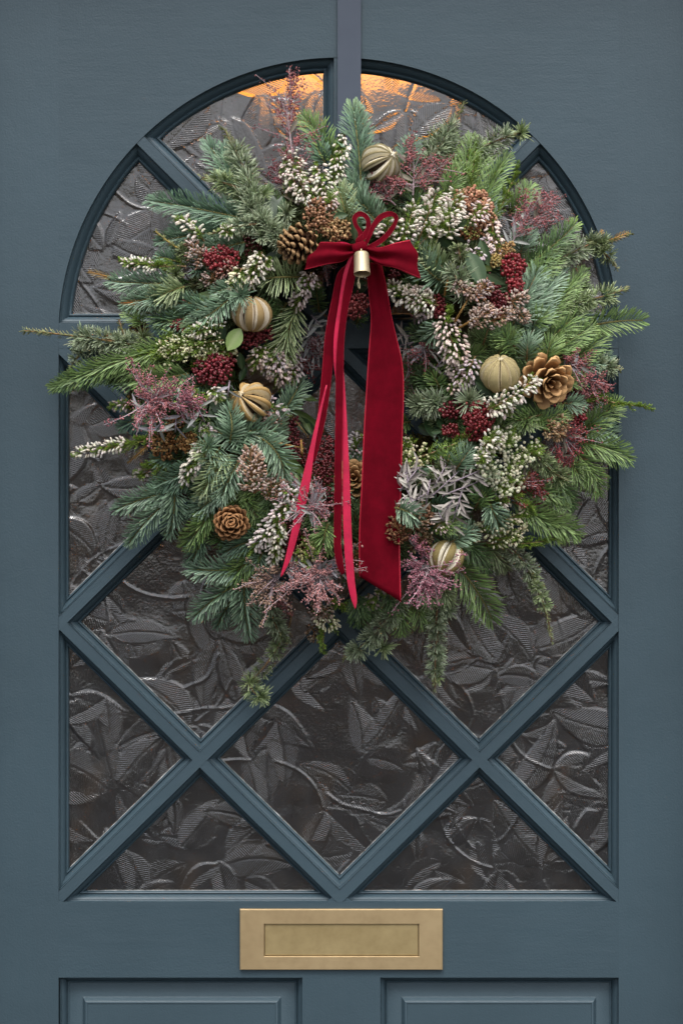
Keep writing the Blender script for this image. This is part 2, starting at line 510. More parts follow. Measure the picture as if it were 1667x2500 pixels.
for x, y in cells:
    x += rng.uniform(-80, 80); y += rng.uniform(-80, 80)
    a0 = rng.uniform(0, 2 * PI)
    n = rng.integers(2, 5)
    t = np.linspace(0, 1, 12); Ls = rng.uniform(100, 240); kx = rng.uniform(-0.9, 0.9); k2 = rng.uniform(-0.3, 0.3)
    st = [(x - Ls * q * math.cos(a0 + kx * q), y - Ls * q * math.sin(a0 + kx * q) + 14 * k2 * math.sin(9 * q)) for q in t]
    for i in range(n):
        a = a0 + (i - (n - 1) / 2) * rng.uniform(0.7, 1.2) + rng.uniform(-0.2, 0.2)
        L = rng.uniform(95, 215)
        emboss_leaf(x + 6 * math.cos(a), y + 6 * math.sin(a), L, L * rng.uniform(0.20, 0.31), a, rng.uniform(0.7, 1.5), rng.uniform(-0.5, 0.5))
    if rng.random() < 0.75: emboss_stem(st, rng.uniform(0.6, 1.4), rng.uniform(2.3, 3.4))
Hh += RG
Hh -= Hh.mean()

def glass_mat():
    m, n, l, b = mat('leaf patterned cathedral glass')
    n.remove(b)
    out = n['Material Output']
    ph = n.new('ShaderNodeAttribute'); ph.attribute_name = 'phase'
    mk = n.new('ShaderNodeAttribute'); mk.attribute_name = 'veins'
    m1 = n.new('ShaderNodeMath'); m1.operation = 'MULTIPLY'; m1.inputs[1].default_value = 2 * PI
    m2 = n.new('ShaderNodeMath'); m2.operation = 'SINE'
    m3 = n.new('ShaderNodeMath'); m3.operation = 'MULTIPLY'
    l.new(ph.outputs['Fac'], m1.inputs[0]); l.new(m1.outputs[0], m2.inputs[0]); l.new(m2.outputs[0], m3.inputs[0]); l.new(mk.outputs['Fac'], m3.inputs[1])
    b1 = bump(n, l, m3.outputs[0], 0.00013)
    t = noise(n, l, 260, 3)
    b2 = bump(n, l, t.outputs[0], 0.0008, 0.6, b1)
    rf = n.new('ShaderNodeBsdfRefraction'); rf.inputs['IOR'].default_value = 1.28; rf.inputs['Roughness'].default_value = 0.21
    rf.inputs['Color'].default_value = (0.86, 0.84, 0.82, 1)
    gl = n.new('ShaderNodeBsdfGlossy'); gl.inputs['Roughness'].default_value = 0.15
    fr = n.new('ShaderNodeFresnel'); fr.inputs['IOR'].default_value = 2.25
    mx = n.new('ShaderNodeMixShader')
    for q in (rf, gl, fr): l.new(b2.outputs[0], q.inputs['Normal'])
    l.new(fr.outputs[0], mx.inputs[0]); l.new(rf.outputs[0], mx.inputs[1]); l.new(gl.outputs[0], mx.inputs[2])
    # thin uneven dust film; its colours paint in sky reflection and hall glow
    fi = noise(n, l, 16, 5); fc = ramp(n, [(0.35, (0.27, 0.29, 0.33)), (0.56, (0.30, 0.295, 0.30)), (0.74, (0.42, 0.28, 0.18))])
    l.new(fi.outputs[0], fc.inputs[0])
    df = n.new('ShaderNodeBsdfDiffuse'); l.new(fc.outputs[0], df.inputs['Color']); l.new(b2.outputs[0], df.inputs['Normal'])
    f2 = noise(n, l, 40, 4); fm = n.new('ShaderNodeMapRange'); fm.inputs['From Min'].default_value = 0.3; fm.inputs['From Max'].default_value = 0.7
    fm.inputs['To Min'].default_value = 0.02; fm.inputs['To Max'].default_value = 0.09
    l.new(f2.outputs[0], fm.inputs[0])
    mx2 = n.new('ShaderNodeMixShader'); l.new(fm.outputs[0], mx2.inputs[0]); l.new(mx.outputs[0], mx2.inputs[1]); l.new(df.outputs[0], mx2.inputs[2])
    l.new(mx2.outputs[0], out.inputs['Surface'])
    return m
GLASS = glass_mat()
YG = 0.0205
PUTTY = tinted('dusty putty', 0.8, 0.2, var=0.5, scale=120)
def glass_pane(poly, off):
    A = np.array(poly, float); area = 0.5 * np.sum(A[:, 0] * np.roll(A[:, 1], -1) - np.roll(A[:, 0], -1) * A[:, 1]); s = 1 if area > 0 else -1
    ins = np.ones_like(HX, bool)
    for i in range(len(A)):
        p, r = A[i], A[(i + 1) % len(A)]
        ins &= s * ((r[0] - p[0]) * (HY - p[1]) - (r[1] - p[1]) * (HX - p[0])) >= off * np.linalg.norm(r - p)
    cell = ins[:-1, :-1] & ins[1:, :-1] & ins[:-1, 1:] & ins[1:, 1:]
    jj, ii = np.nonzero(cell)
    w = HX.shape[1]
    quad = np.stack([jj * w + ii, (jj + 1) * w + ii, (jj + 1) * w + ii + 1, jj * w + ii + 1], 1)
    u, inv = np.unique(quad, return_inverse=True)
    X = HX.ravel()[u]; Y = HY.ravel()[u]; Z = Hh.ravel()[u]
    v = np.stack([(X - 833.5) * S, YG - Z * 0.001, ZC + (1250 - Y) * S], 1)
    mb = MB(); mb.add(v, inv.reshape(-1, 4))
    o = mb.build('glass_pane', GLASS, DOOR)
    for nm, arr in (('phase', PH), ('veins', MK)):
        at = o.data.attributes.new(nm, 'FLOAT', 'POINT'); at.data.foreach_set('value', arr.ravel()[u].astype(np.float32))
for poly, sc in panes:
    glass_pane(poly, 9 * sc)
    moulding(poly, sc, DOOR)
    A = inset(poly, 20.6 * sc); mb = MB()                      # pale putty showing along the lower edges
    for i in range(len(A)):
        p_, q_ = A[i], A[(i + 1) % len(A)]; L = np.linalg.norm(q_ - p_)
        nin = A.mean(0) - (p_ + q_) / 2
        if L < 60 or nin[1] > -20: continue
        k = int(L / 7); t = np.linspace(0.01, 0.99, k)
        w = np.abs(rng.normal(0, 1, k)); w = 0.00018 + 0.00042 * np.convolve(w, [0.25, 0.5, 0.25], 'same') * (rng.random() * 0.6 + 0.5)
        tube(mb, [F(*(p_ + (q_ - p_) * a_), -0.0185) for a_ in t], w, (0.42, 0.43, 0.42), 5)
    if mb.n: mb.build('putty_bead', PUTTY, DOOR)

# ---- lower panels
for x0, x1 in ((X0 + 3, 738), (928, X1 + 1)):
    poly = [(x0, YP + 1), (x1, YP + 1), (x1, YP2), (x0, YP2)]
    pr = [(19, 15.5), (52, 12.5), (53, 12.0), (56, 9.4), (60, 6.4), (63, 5.4), (65, 5.4), (66, 6.2)]
    pn = moulding(poly, 1.0, DOOR, 'panel', pr, PAINT_V)
    q = inset(poly, 66)
    mb = MB(); mb.add([F(x, y, -0.0062) for x, y in q], [(0, 1, 2, 3)])
    mb.build('raised_field', PAINT_V, pn)
    mo = moulding(poly, 1.0, pn, 'panel_moulding', PROF[:-2] + [(19.6, 16.5)])

# ---- brass letter plate
def brass_mat(name, a, b_, rough):
    m, n, l, b = mat(name)
    t = noise(n, l, 14, 6, None, 0.65); r = ramp(n, [(0.3, a), (0.7, b_)])
    l.new(t.outputs[0], r.inputs[0]); l.new(r.outputs[0], b.inputs['Base Color'])
    t3 = noise(n, l, 55, 6, None, 0.75); r3 = ramp(n, [(0.32, (0.62, 0.58, 0.5)), (0.52, (1, 1, 1))]); l.new(t3.outputs[0], r3.inputs[0])
    mm = n.new('ShaderNodeMix'); mm.data_type = 'RGBA'; mm.blend_type = 'MULTIPLY'; mm.inputs[0].default_value = 0.14
    l.new(r.outputs[0], mm.inputs[6]); l.new(r3.outputs[0], mm.inputs[7]); l.new(mm.outputs[2], b.inputs['Base Color'])
    b.inputs['Metallic'].default_value = 0.55
    t2 = noise(n, l, 160, 3, (0.1, 1, 1))
    mr = n.new('ShaderNodeMapRange'); mr.inputs['To Min'].default_value = rough - 0.08; mr.inputs['To Max'].default_value = rough + 0.1
    l.new(t2.outputs[0], mr.inputs[0]); l.new(mr.outputs[0], b.inputs['Roughness'])
    l.new(bump(n, l, t2.outputs[0], 0.0002, 0.5).outputs[0], b.inputs['Normal'])
    return m
BRASS = brass_mat('aged brass', (0.43, 0.315, 0.17), (0.53, 0.40, 0.225), 0.5)
BRASSF = brass_mat('worn brass flap', (0.36, 0.27, 0.125), (0.50, 0.39, 0.20), 0.5)
def rectpx(x0, y0, x1, y1): return [(x0, y0), (x1, y0), (x1, y1), (x0, y1)]
mb = MB()
rings = []
for ins_, d in ((0, 0.0002), (0, 4.4), (1.6, 5.2), (57.5, 5.2), (58.6, 4.6), (59, 0.6)):
    if ins_ < 50: q = inset(rectpx(586, 2219, 1080, 2367), ins_)
    else:
        e = ins_ - 57.5; q = np.array(rectpx(644 + e, 2254 + e, 1023 - e, 2335 - e))
    rings.append([F(x, y, d * 0.001) for x, y in q])
v = np.array(rings).reshape(-1, 3); i = np.arange(5)[:, None] * 4; j = np.arange(4)[None]
mb.add(v, np.stack([i + j, i + (j + 1) % 4, i + 4 + (j + 1) % 4, i + 4 + j], -1).reshape(-1, 4))
LP = mb.build('letter_plate', BRASS, DOOR, smooth=False)
mb = MB()
q0 = rectpx(646.5, 2256.5, 1020.5, 2332.5)
rr = [[F(x, y, d * 0.001) for x, y in inset(q0, o_)] for o_, d in ((0, 0.7), (0, 2.6), (1.5, 3.0))]
v = np.array(rr).reshape(-1, 3); i = np.arange(2)[:, None] * 4
mb.add(v, np.concatenate([np.stack([i + j, i + (j + 1) % 4, i + 4 + (j + 1) % 4, i + 4 + j], -1).reshape(-1, 4), [[8, 9, 10, 11]]]))
mb.build('flap', BRASSF, LP, smooth=False)

# ---------------------------------------------------------------- wreath hanger over the top of the door
HANG, n_, l_, b_ = mat('violet grey painted metal')
t_ = noise(n_, l_, 20, 4); r_ = ramp(n_, [(0.3, (0.050, 0.066, 0.098)), (0.7, (0.060, 0.078, 0.112))])
l_.new(t_.outputs[0], r_.inputs[0]); l_.new(r_.outputs[0], b_.inputs['Base Color']); b_.inputs['Roughness'].default_value = 0.42
mb = MB()
xa, xb = 824, 881
za = 2.2075
box(mb, (*F(xa, YTOP, 0.0045)[:2], ZC + (1250 - 640) * S), (*F(xb, YTOP, 0.0022)[:2], za + 0.0023))
box(mb, (F(xa, 0)[0], -0.0021, za), (F(xb, 0)[0], 0.0462, za + 0.0023))
box(mb, (F(xa, 0)[0], 0.0463, za - 0.03), (F(xb, 0)[0], 0.0484, za + 0.0023))
box(mb, (F(xa, 0)[0], -0.030, ZC + (1250 - 640) * S - 0.0023), (F(xb, 0)[0], -0.0022, ZC + (1250 - 640) * S - 0.0001))
box(mb, (F(xa, 0)[0], -0.0322, ZC + (1250 - 640) * S - 0.0023), (F(xb, 0)[0], -0.0301, ZC + (1250 - 600) * S))
tag(mb.build('wreath_hanger', HANG, smooth=False), 'flat violet grey metal strip running down the door above the wreath', 'hanger')

# ---------------------------------------------------------------- pendant lamp in the hall
EM, n_, l_, b_ = mat('glowing amber lamp glass')
b_.inputs['Base Color'].default_value = (0.8, 0.4, 0.12, 1)
b_.inputs['Emission Color'].default_value = (1.0, 0.37, 0.06, 1); b_.inputs['Emission Strength'].default_value = 1.5
lx, ly, lz = 0.0, 1.15, 2.36
LAMP = tag(empty('pendant_lamp', (lx, ly, 3.0)), 'amber glass hall lamp glowing through the top panes', 'lamp')
mb = MB(); lathe(mb, [(0.225, 0.04), (0.235, 0.045), (0.24, 0.03), (0.235, -0.06), (0.22, -0.10), (0.12, -0.135), (0.001, -0.15)], (lx, ly, lz), n=28)
mb.build('lamp_shade', EM, LAMP)
mb = MB(); tube(mb, [(lx + q_, ly, z_) for q_, z_ in ((0.232, lz + 0.04), (0.0, 2.8), (0.0, 3.0))], 0.006, n=8); mb.build('cord', BARK, LAMP)
bulb = bpy.data.lights.new('bulb', 'POINT'); bulb.energy = 30; bulb.color = (1.0, 0.62, 0.34); bulb.shadow_soft_size = 0.04
bulbo = bpy.data.objects.new('bulb', bulb); COL.objects.link(bulbo); place(bulbo, (lx, ly, lz + 0.02), LAMP)

# ---------------------------------------------------------------- the wreath
WX, WY = 835, 905
def depth(px, py):
    r = math.hypot(px - WX, py - WY)
    return 0.022 + 0.095 * math.exp(-((r - 370) / 205) ** 2)
WREATH = tag(empty('christmas_wreath', P(WX, WY, 0.0)), 'round Christmas wreath of fir, cedar, heather and berries hung on the blue door', 'wreath')
VIEW = np.array([0, -1.0, 0])

mb = MB()                                     # straw ring under the greenery
a = np.linspace(0, 2 * PI, 61)
tube(mb, [P(WX + 345 * math.cos(t), WY + 345 * math.sin(t), 0.045) for t in a], 0.045, n=14, c=(0.05, 0.04, 0.02))
N = 5000
t = rng.uniform(0, 2 * PI, N); ph = rng.uniform(-0.2, PI + 0.2, N)
cen = np.array([P(WX + 345 * math.cos(q), WY + 345 * math.sin(q), 0.045) for q in t])
rad = np.stack([np.cos(t), np.zeros(N), -np.sin(t)], 1)
out = rad * np.cos(ph)[:, None] + VIEW * np.sin(ph)[:, None]
needles(mb, cen + out * 0.044, out + rng.normal(size=(N, 3)) * 0.8, VIEW, rng.uniform(0.008, 0.02, N), 0.0016, 0.2, (0.05, 0.045, 0.012), (0.10, 0.08, 0.02))
tag(mb.build('moss_ring', MOSS, WREATH, origin=P(WX, WY, 0.04)), kind='stuff')

def spine(x0, y0, x1, y1, bow=0.0, d0=None, d1=None, lift=0.0, hump=0.012, n=40):
    """bezier from the cut end to the tip; bow pushes the middle sideways by that many pixels"""
    if d0 is None: d0 = depth(x0, y0) + lift
    if d1 is None: d1 = depth(x1, y1) + lift
    L = math.hypot(x1 - x0, y1 - y0)
    nx, ny = -(y1 - y0) / max(L, 1), (x1 - x0) / max(L, 1)
    a = P(x0, y0, d0); c = P(x1, y1, d1)
    m = P((x0 + x1) / 2 + 2 * bow * nx, (y0 + y1) / 2 + 2 * bow * ny, (d0 + d1) / 2 + 2 * hump)
    t = np.linspace(0, 1, n)[:, None]
    return (1 - t) ** 2 * a + 2 * t * (1 - t) * m + t * t * c

def frames(p, roll=0.0):
    T = nrm(np.gradient(p, axis=0))
    N = nrm(VIEW - T * (T @ VIEW)[:, None])
    B = np.cross(T, N)
    N2 = N * math.cos(roll) + B * math.sin(roll)
    return T, N2, np.cross(T, N2)

def at_t(arr, t):
    x = t * (len(arr) - 1); i = np.clip(x.astype(int), 0, len(arr) - 2); f = (x - i)[:, None]
    return arr[i] * (1 - f) + arr[i + 1] * f

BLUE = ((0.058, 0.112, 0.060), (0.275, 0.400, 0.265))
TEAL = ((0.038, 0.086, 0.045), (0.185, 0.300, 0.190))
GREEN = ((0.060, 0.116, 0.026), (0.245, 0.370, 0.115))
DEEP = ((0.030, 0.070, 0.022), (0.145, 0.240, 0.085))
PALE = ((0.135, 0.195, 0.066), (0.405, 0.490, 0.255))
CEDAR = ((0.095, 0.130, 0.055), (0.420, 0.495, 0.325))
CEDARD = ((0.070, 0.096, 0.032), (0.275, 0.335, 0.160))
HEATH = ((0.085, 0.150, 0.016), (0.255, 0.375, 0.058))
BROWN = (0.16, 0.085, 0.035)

def jitter(c, n, v=0.22):
    k = rng.normal(1, v, (n, 1)).clip(0.45, 1.7)
    h = rng.normal(0, 0.035, (n, 3))
    return np.clip(np.asarray(c) * k * (1 + h), 0.004, 0.9)

def finish(name, stem, parts):
    """stem is the sprig's own mesh; parts = [(name, builder, material)] become its sub-parts"""
    o = None
    return o

def sprig(name, p, stem_r, stem_c, subs, stem_mat=None):
    mb = MB(); n = len(p)
    tube(mb, p[::2], np.linspace(stem_r, stem_r * 0.45, len(p[::2])), stem_c)
    o = mb.build(name, stem_mat or BARK, WREATH, origin=p[0])
    for nm, b, m in subs:
        if b.n: tag(b.build(nm, m, o, origin=p[0]), kind='stuff')
    return o

def fir_needles(b, p, w, pal, roll=0.0, dens=1.0, flat=0.25, ang=62, tipc=None, thin=1.0, curl=0.14):
    """needles in ranks: two flat ranks to each side, shorter ones standing up along the top"""
    T, N, B = frames(p, roll)
    Lm = np.sum(np.linalg.norm(np.diff(p, axis=0), axis=1))
    ln = w * S * 0.5 / math.sin(R(ang)) * 1.02
    rows = [(88, 1.0, 1.0, 1.5), (-88, 1.0, 1.0, 1.5), (62, 0.95, 0.93, 1.75), (-62, 0.95, 0.93, 1.75)]
    rows += [(34, 0.76, 0.80, 2.2), (-34, 0.76, 0.80, 2.2)] if flat >= 0.2 else []
    rows += [(8, 0.6, 0.70, 2.6)] if flat >= 0.3 else []
    for ph0, lk, ak, gap in rows:
        n = max(6, int(Lm / (0.00205 * gap) * dens))
        t = (np.arange(n) + rng.uniform(0, 1) * 0.5 + rng.normal(0, 0.16, n)) / n
        t = np.clip(0.02 + 0.98 * t, 0.01, 1.0)
        ph = (ph0 + rng.normal(0, 8, n)) * PI / 180
        end = np.clip((t - 0.80) / 0.20, 0, 1)
        al = R(ang) * ak * (1 - 0.62 * end) * rng.normal(1, 0.055, n)
        Tt, Nt, Bt = at_t(T, t), at_t(N, t), at_t(B, t)
        rad = Nt * np.cos(ph)[:, None] + Bt * np.sin(ph)[:, None]
        d = Tt * np.cos(al)[:, None] + rad * np.sin(al)[:, None] + rng.normal(0, 0.055, (n, 3))
        L = ln * lk * rng.normal(1, 0.06, n) * (0.70 + 0.30 * np.clip(t / 0.12, 0, 1)) * (1 - 0.45 * np.clip((t - 0.68) / 0.32, 0, 1))
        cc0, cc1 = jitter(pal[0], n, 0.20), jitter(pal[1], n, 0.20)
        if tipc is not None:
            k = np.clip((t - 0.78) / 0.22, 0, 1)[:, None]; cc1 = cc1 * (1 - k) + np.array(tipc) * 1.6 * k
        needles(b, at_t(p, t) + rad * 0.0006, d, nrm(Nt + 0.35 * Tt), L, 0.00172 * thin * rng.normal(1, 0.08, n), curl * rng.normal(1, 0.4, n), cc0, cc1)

def fir(x0, y0, x1, y1, w=66, bow=0, pal=BLUE, lift=0.012, roll=0.0, tipc=None, **k):
    p = spine(x0, y0, x1, y1, bow, lift=lift)
    b = MB(); fir_needles(b, p, w, pal, roll, tipc=tipc, **k)
    return sprig('fir_sprig', p, 0.0017, (0.16, 0.14, 0.05), [('needles', b, NEEDLE)])

def spruce(x0, y0, x1, y1, w=60, bow=0, pal=GREEN, lift=0.010, roll=0.0, tipc=None):
    p = spine(x0, y0, x1, y1, bow, lift=lift)
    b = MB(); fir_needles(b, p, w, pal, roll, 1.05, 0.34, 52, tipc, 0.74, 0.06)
    return sprig('spruce_sprig', p, 0.0015, (0.20, 0.13, 0.06), [('needles', b, NEEDLE)])

def cedar_needles(b, p, w, pal, tipf=0.2, gap=25):
    T, N, B = frames(p)
    Lm = np.sum(np.linalg.norm(np.diff(p, axis=0), axis=1))
    k = max(3, int(Lm / (gap * S)))
    for i in range(k):
        t = (i + 0.5 + rng.uniform(-0.25, 0.25)) / k * (1 - tipf)
        ti = np.array([t])
        c = at_t(p, ti)[0]; Tt = at_t(T, ti)[0]; Nt = at_t(N, ti)[0]; Bt = at_t(B, ti)[0]
        for sgn in (1, -1, 0):
            ph = sgn * R(rng.uniform(50, 85)) if sgn else R(rng.uniform(-30, 30))
            if sgn == 0 and rng.random() < 0.25: continue
            ax = nrm(Nt * math.cos(ph) + Bt * math.sin(ph) + 0.35 * Tt)
            o = c + ax * 0.004
            n = rng.integers(17, 27)
            d = nrm(ax * 0.55 + rng.normal(0, 0.62, (n, 3)))
            d = np.where((d @ ax)[:, None] < -0.15, -d, d)
            needles(b, np.tile(o, (n, 1)), d, ax, w * S * 0.5 * rng.normal(0.92, 0.13, n), 0.00120, 0.12, jitter(pal[0], n), jitter(pal[1], n))
    n = int(Lm * tipf / 0.0008) + 22                         # single needles along the leading shoot
    t = rng.uniform(max(0, 1 - tipf - 0.1), 1.0, n)
    ph = rng.uniform(0, 2 * PI, n)
    rad = at_t(N, t) * np.cos(ph)[:, None] + at_t(B, t) * np.sin(ph)[:, None]
    d = at_t(T, t) * 0.8 + rad * 0.75
    needles(b, at_t(p, t), d, rad, w * S * 0.33 * rng.normal(1, 0.15, n) * (1.25 - 0.6 * t), 0.0012, 0.1, jitter(pal[0], n), jitter((0.30, 0.30, 0.12), n))

def cedar(x0, y0, x1, y1, w=58, bow=0, pal=CEDAR, lift=0.016, tipf=0.2, stemc=(0.22, 0.14, 0.075), via=None):
    p = spine(x0, y0, x1, y1, bow, lift=lift)
    b = MB(); cedar_needles(b, p, w, pal, tipf)
    return sprig('cedar_sprig', p, 0.0019, stemc, [('needles', b, NEEDLE)])

def rosette(x, y, w=56, pal=CEDAR, lift=0.024, n=60):
    c = P(x, y, depth(x, y) + lift); q = P(x + rng.uniform(-14, 14), y + rng.uniform(-6, 16), depth(x, y) + lift - 0.02)
    p = np.linspace(q, c, 8); b = MB()
    d = nrm(rng.normal(0, 0.75, (n, 3)) + VIEW * 0.42); d[:, 1] = np.where(d[:, 1] > 0.3, -d[:, 1], d[:, 1])
    needles(b, np.tile(c, (n, 1)), d, VIEW, w * S * 0.5 * rng.normal(1, 0.14, n), 0.00125, 0.2, jitter(pal[0], n), jitter(pal[1], n))
    return sprig('cedar_sprig', p, 0.0016, (0.2, 0.13, 0.07), [('needles', b, NEEDLE)])

def heath_green(b, p, w, pal, dens=1.0, t0=0.0, t1=1.0):
    T, N, B = frames(p); Lm = np.sum(np.linalg.norm(np.diff(p, axis=0), axis=1))
    k = int(Lm / 0.0042 * dens) + 3
    for i in range(k):
        t = np.array([t0 + (t1 - t0) * (i + rng.random()) / k]); c = at_t(p, t)[0]
        ph = rng.uniform(-100, 100) * PI / 180 + (0 if rng.random() < 0.5 else 0)
        rad = at_t(N, t)[0] * math.cos(ph) + at_t(B, t)[0] * math.sin(ph)
        ax = nrm(at_t(T, t)[0] * 0.85 + rad * 0.6)
        Ls = w * S * 0.72 * rng.uniform(0.6, 1.0) * (1 - 0.5 * max(0, t[0] - 0.6))
        n = 26; s = np.linspace(0.1, 1, n)
        pr = rng.normal(size=(n, 3)); pr = nrm(pr - ax * (pr @ ax)[:, None])
        needles(b, c + ax * (Ls * s)[:, None] , ax * 0.75 + pr * 0.65, pr, 0.0048 * rng.normal(1, 0.15, n) * (1.15 - 0.4 * s), 0.0009, 0.1, jitter(pal[0], n), jitter(pal[1], n))

def heath(x0, y0, x1, y1, w=40, bow=0, pal=HEATH, lift=0.014, stemc=(0.30, 0.20, 0.11), buds=None):
    p = spine(x0, y0, x1, y1, bow, lift=lift)
    b = MB(); heath_green(b, p, w, pal)
    subs = [('needles', b, NEEDLE)]
    if buds:
        n, col, r, t0, t1 = buds
        T, N, B = frames(p); t = rng.uniform(t0, t1, n); ph = rng.uniform(-95, 95, n) * PI / 180
        rr = w * S * 0.5 * np.sqrt(rng.uniform(0.02, 1, n))
        c = at_t(p, t) + at_t(B, t) * (rr * np.sin(ph))[:, None] + at_t(N, t) * (0.35 * rr * np.cos(ph) + 0.003)[:, None]
        q = MB(); balls(q, c, r * S * rng.uniform(0.7, 1.25, n), jitter(col, n, 0.1)); subs.append(('buds', q, PETAL))
    return sprig('heath_sprig', p, 0.0014, stemc, subs)

WHITE = (0.77, 0.71, 0.61); PINKW = (0.78, 0.63, 0.57); LILAC = (0.60, 0.51, 0.53); CREAM = (0.80, 0.76, 0.53)
def bells(b, cen, d, L, rad, c0, c1, n=6):
    """little urn-shaped heather bells hanging along d"""
    cen = np.asarray(cen); M = len(cen); d = nrm(d)
    a = nrm(np.cross(d, np.array([0.3, 0.8, 0.5]))); e = np.cross(d, a)
    th = np.arange(n) * 2 * PI / n
    prof = [(0.22, 0.0), (0.85, 0.22), (1.0, 0.52), (0.72, 0.86), (0.50, 0.97), (0.24, 0.93)]
    vs, cs = [], []
    L = np.broadcast_to(L, (M,)); rad = np.broadcast_to(rad, (M,))
    for r_, z in prof:
        ring = cen[:, None] + d[:, None] * (L * z)[:, None, None] + (a[:, None] * np.cos(th)[None, :, None] + e[:, None] * np.sin(th)[None, :, None]) * (rad * r_)[:, None, None]
        k = min(1, z * 3.0)
        col = c0 * (1 - k) + c1 * k
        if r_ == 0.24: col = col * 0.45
        vs.append(ring); cs.append(np.repeat(col[:, None], n, 1))
    v = np.concatenate(vs, 1).reshape(-1, 3); c = np.concatenate(cs, 1).reshape(-1, 3)
    i = np.arange(len(prof) - 1)[:, None] * n; j = np.arange(n)[None]
    q = np.stack([i + j, i + (j + 1) % n, i + n + (j + 1) % n, i + n + j], -1).reshape(-1, 4)
    f = (np.arange(M) * n * len(prof))[:, None, None] + q[None]
    b.add(v, f.reshape(-1, 4), c)

def heather(x0, y0, x1, y1, w=60, n=60, col=WHITE, bow=0, lift=0.020, t0=0.25, t1=1.0, size=1.0, hang=0.5, base=(0.36, 0.25, 0.17), pal=HEATH, green=True):
    p = spine(x0, y0, x1, y1, bow, lift=lift)
    T, N, B = frames(p)
    g = MB()
    if green: heath_green(g, p, w * 0.8, pal, 0.8)
    n = int(n * 1.0); size = size * 0.84
    t = t0 + (t1 - t0) * (np.arange(n) + rng.random(n)) / n
    ph = rng.uniform(-100, 100, n) * PI / 180
    wr = w * 0.88 * S * 0.5 * (1 - 0.45 * np.clip((t - 0.75) / 0.25, 0, 1))
    rad = at_t(N, t) * np.cos(ph)[:, None] * 0.75 + at_t(B, t) * np.sin(ph)[:, None]
    q = rng.uniform(0.35, 0.75, n)
    cen = at_t(p, t) + rad * (wr * q)[:, None]
    down = np.array([0, -0.25, -1.0])
    d = nrm(rad) * 0.75 + at_t(T, t) * 0.25 + down * hang + rng.normal(0, 0.2, (n, 3))
    b = MB()
    L = 0.0082 * size * rng.normal(1, 0.13, n); r_ = 0.00195 * size * rng.normal(1, 0.1, n)
    bells(b, cen, d, L, r_, jitter(base, n, 0.15), jitter(col, n, 0.10))
    return sprig('heather_sprig', p, 0.0012, (0.25, 0.17, 0.08), [('needles', g, NEEDLE), ('flowers', b, PETAL)])

def berries(x, y, rx, ry, n=110, r=4.6, col=(0.19, 0.020, 0.026), lift=0.026, name='berry_cluster', mt=None, dome=0.55, stemc=(0.14, 0.05, 0.03), var=0.22, top=None):
    if name == 'berry_cluster': r = r * 0.86; col = tuple(np.array(col) * (0.76, 0.80, 0.82))
    d0 = depth(x, y) + lift
    c0 = P(x, y, d0 - 0.03); p = np.linspace(c0, P(x, y, d0), 8)
    g = rng.uniform(0, 1, n); k = np.arange(n)
    rr = np.sqrt((k + 0.5) / n); th = k * 2.39996 + rng.normal(0, 0.16, n)
    X = x + rx * rr * np.cos(th) + rng.normal(0, r * 0.35, n); Y = y + ry * rr * np.sin(th) + rng.normal(0, r * 0.35, n)
    Z = d0 + dome * min(rx, ry) * S * (np.sqrt(np.maximum(0, 1 - 0.9 * rr ** 2)) - 0.5) + rng.normal(0, 0.0018, n)
    cen = np.array([P(a_, b_, c_) for a_, b_, c_ in zip(X, Y, Z)])
    b = MB(); cc = jitter(col, n, var)
    if top is not None:
        m = rng.random(n) < 0.4; cc[m] = jitter(top, int(m.sum()), var)
    balls(b, cen, r * S * rng.normal(1, 0.13, n), cc)
    st = MB()
    hubs = [c0 + (P(x + rx * 0.45 * math.cos(q), y + ry * 0.45 * math.sin(q), d0 - 0.012) - c0) for q in np.linspace(0, 2 * PI, 7)[:-1]] + [P(x, y, d0 - 0.010)]
    for h in hubs: tube(st, [c0, (c0 + h) / 2 + VIEW * 0.001, h], 0.0010, stemc, 4)
    for i in range(n):
        h = min(hubs, key=lambda q: np.sum((q - cen[i]) ** 2))
        tube(st, [h, cen[i]], 0.00045, stemc, 3)
    o = st.build(name, BARK, WREATH, origin=c0)
    tag(b.build('berries' if name == 'berry_cluster' else 'buds', mt or BERRY, o, origin=c0), kind='stuff')
    return o

def seeds(x, y, rx, ry, n=150, r=3.1, col=(0.30, 0.155, 0.065), top=(0.46, 0.30, 0.15), lift=0.024, **k):
    return berries(x, y, rx, ry, n, r, col, lift, 'seed_cluster', BEAD, 0.6, (0.20, 0.13, 0.05), 0.2, top)

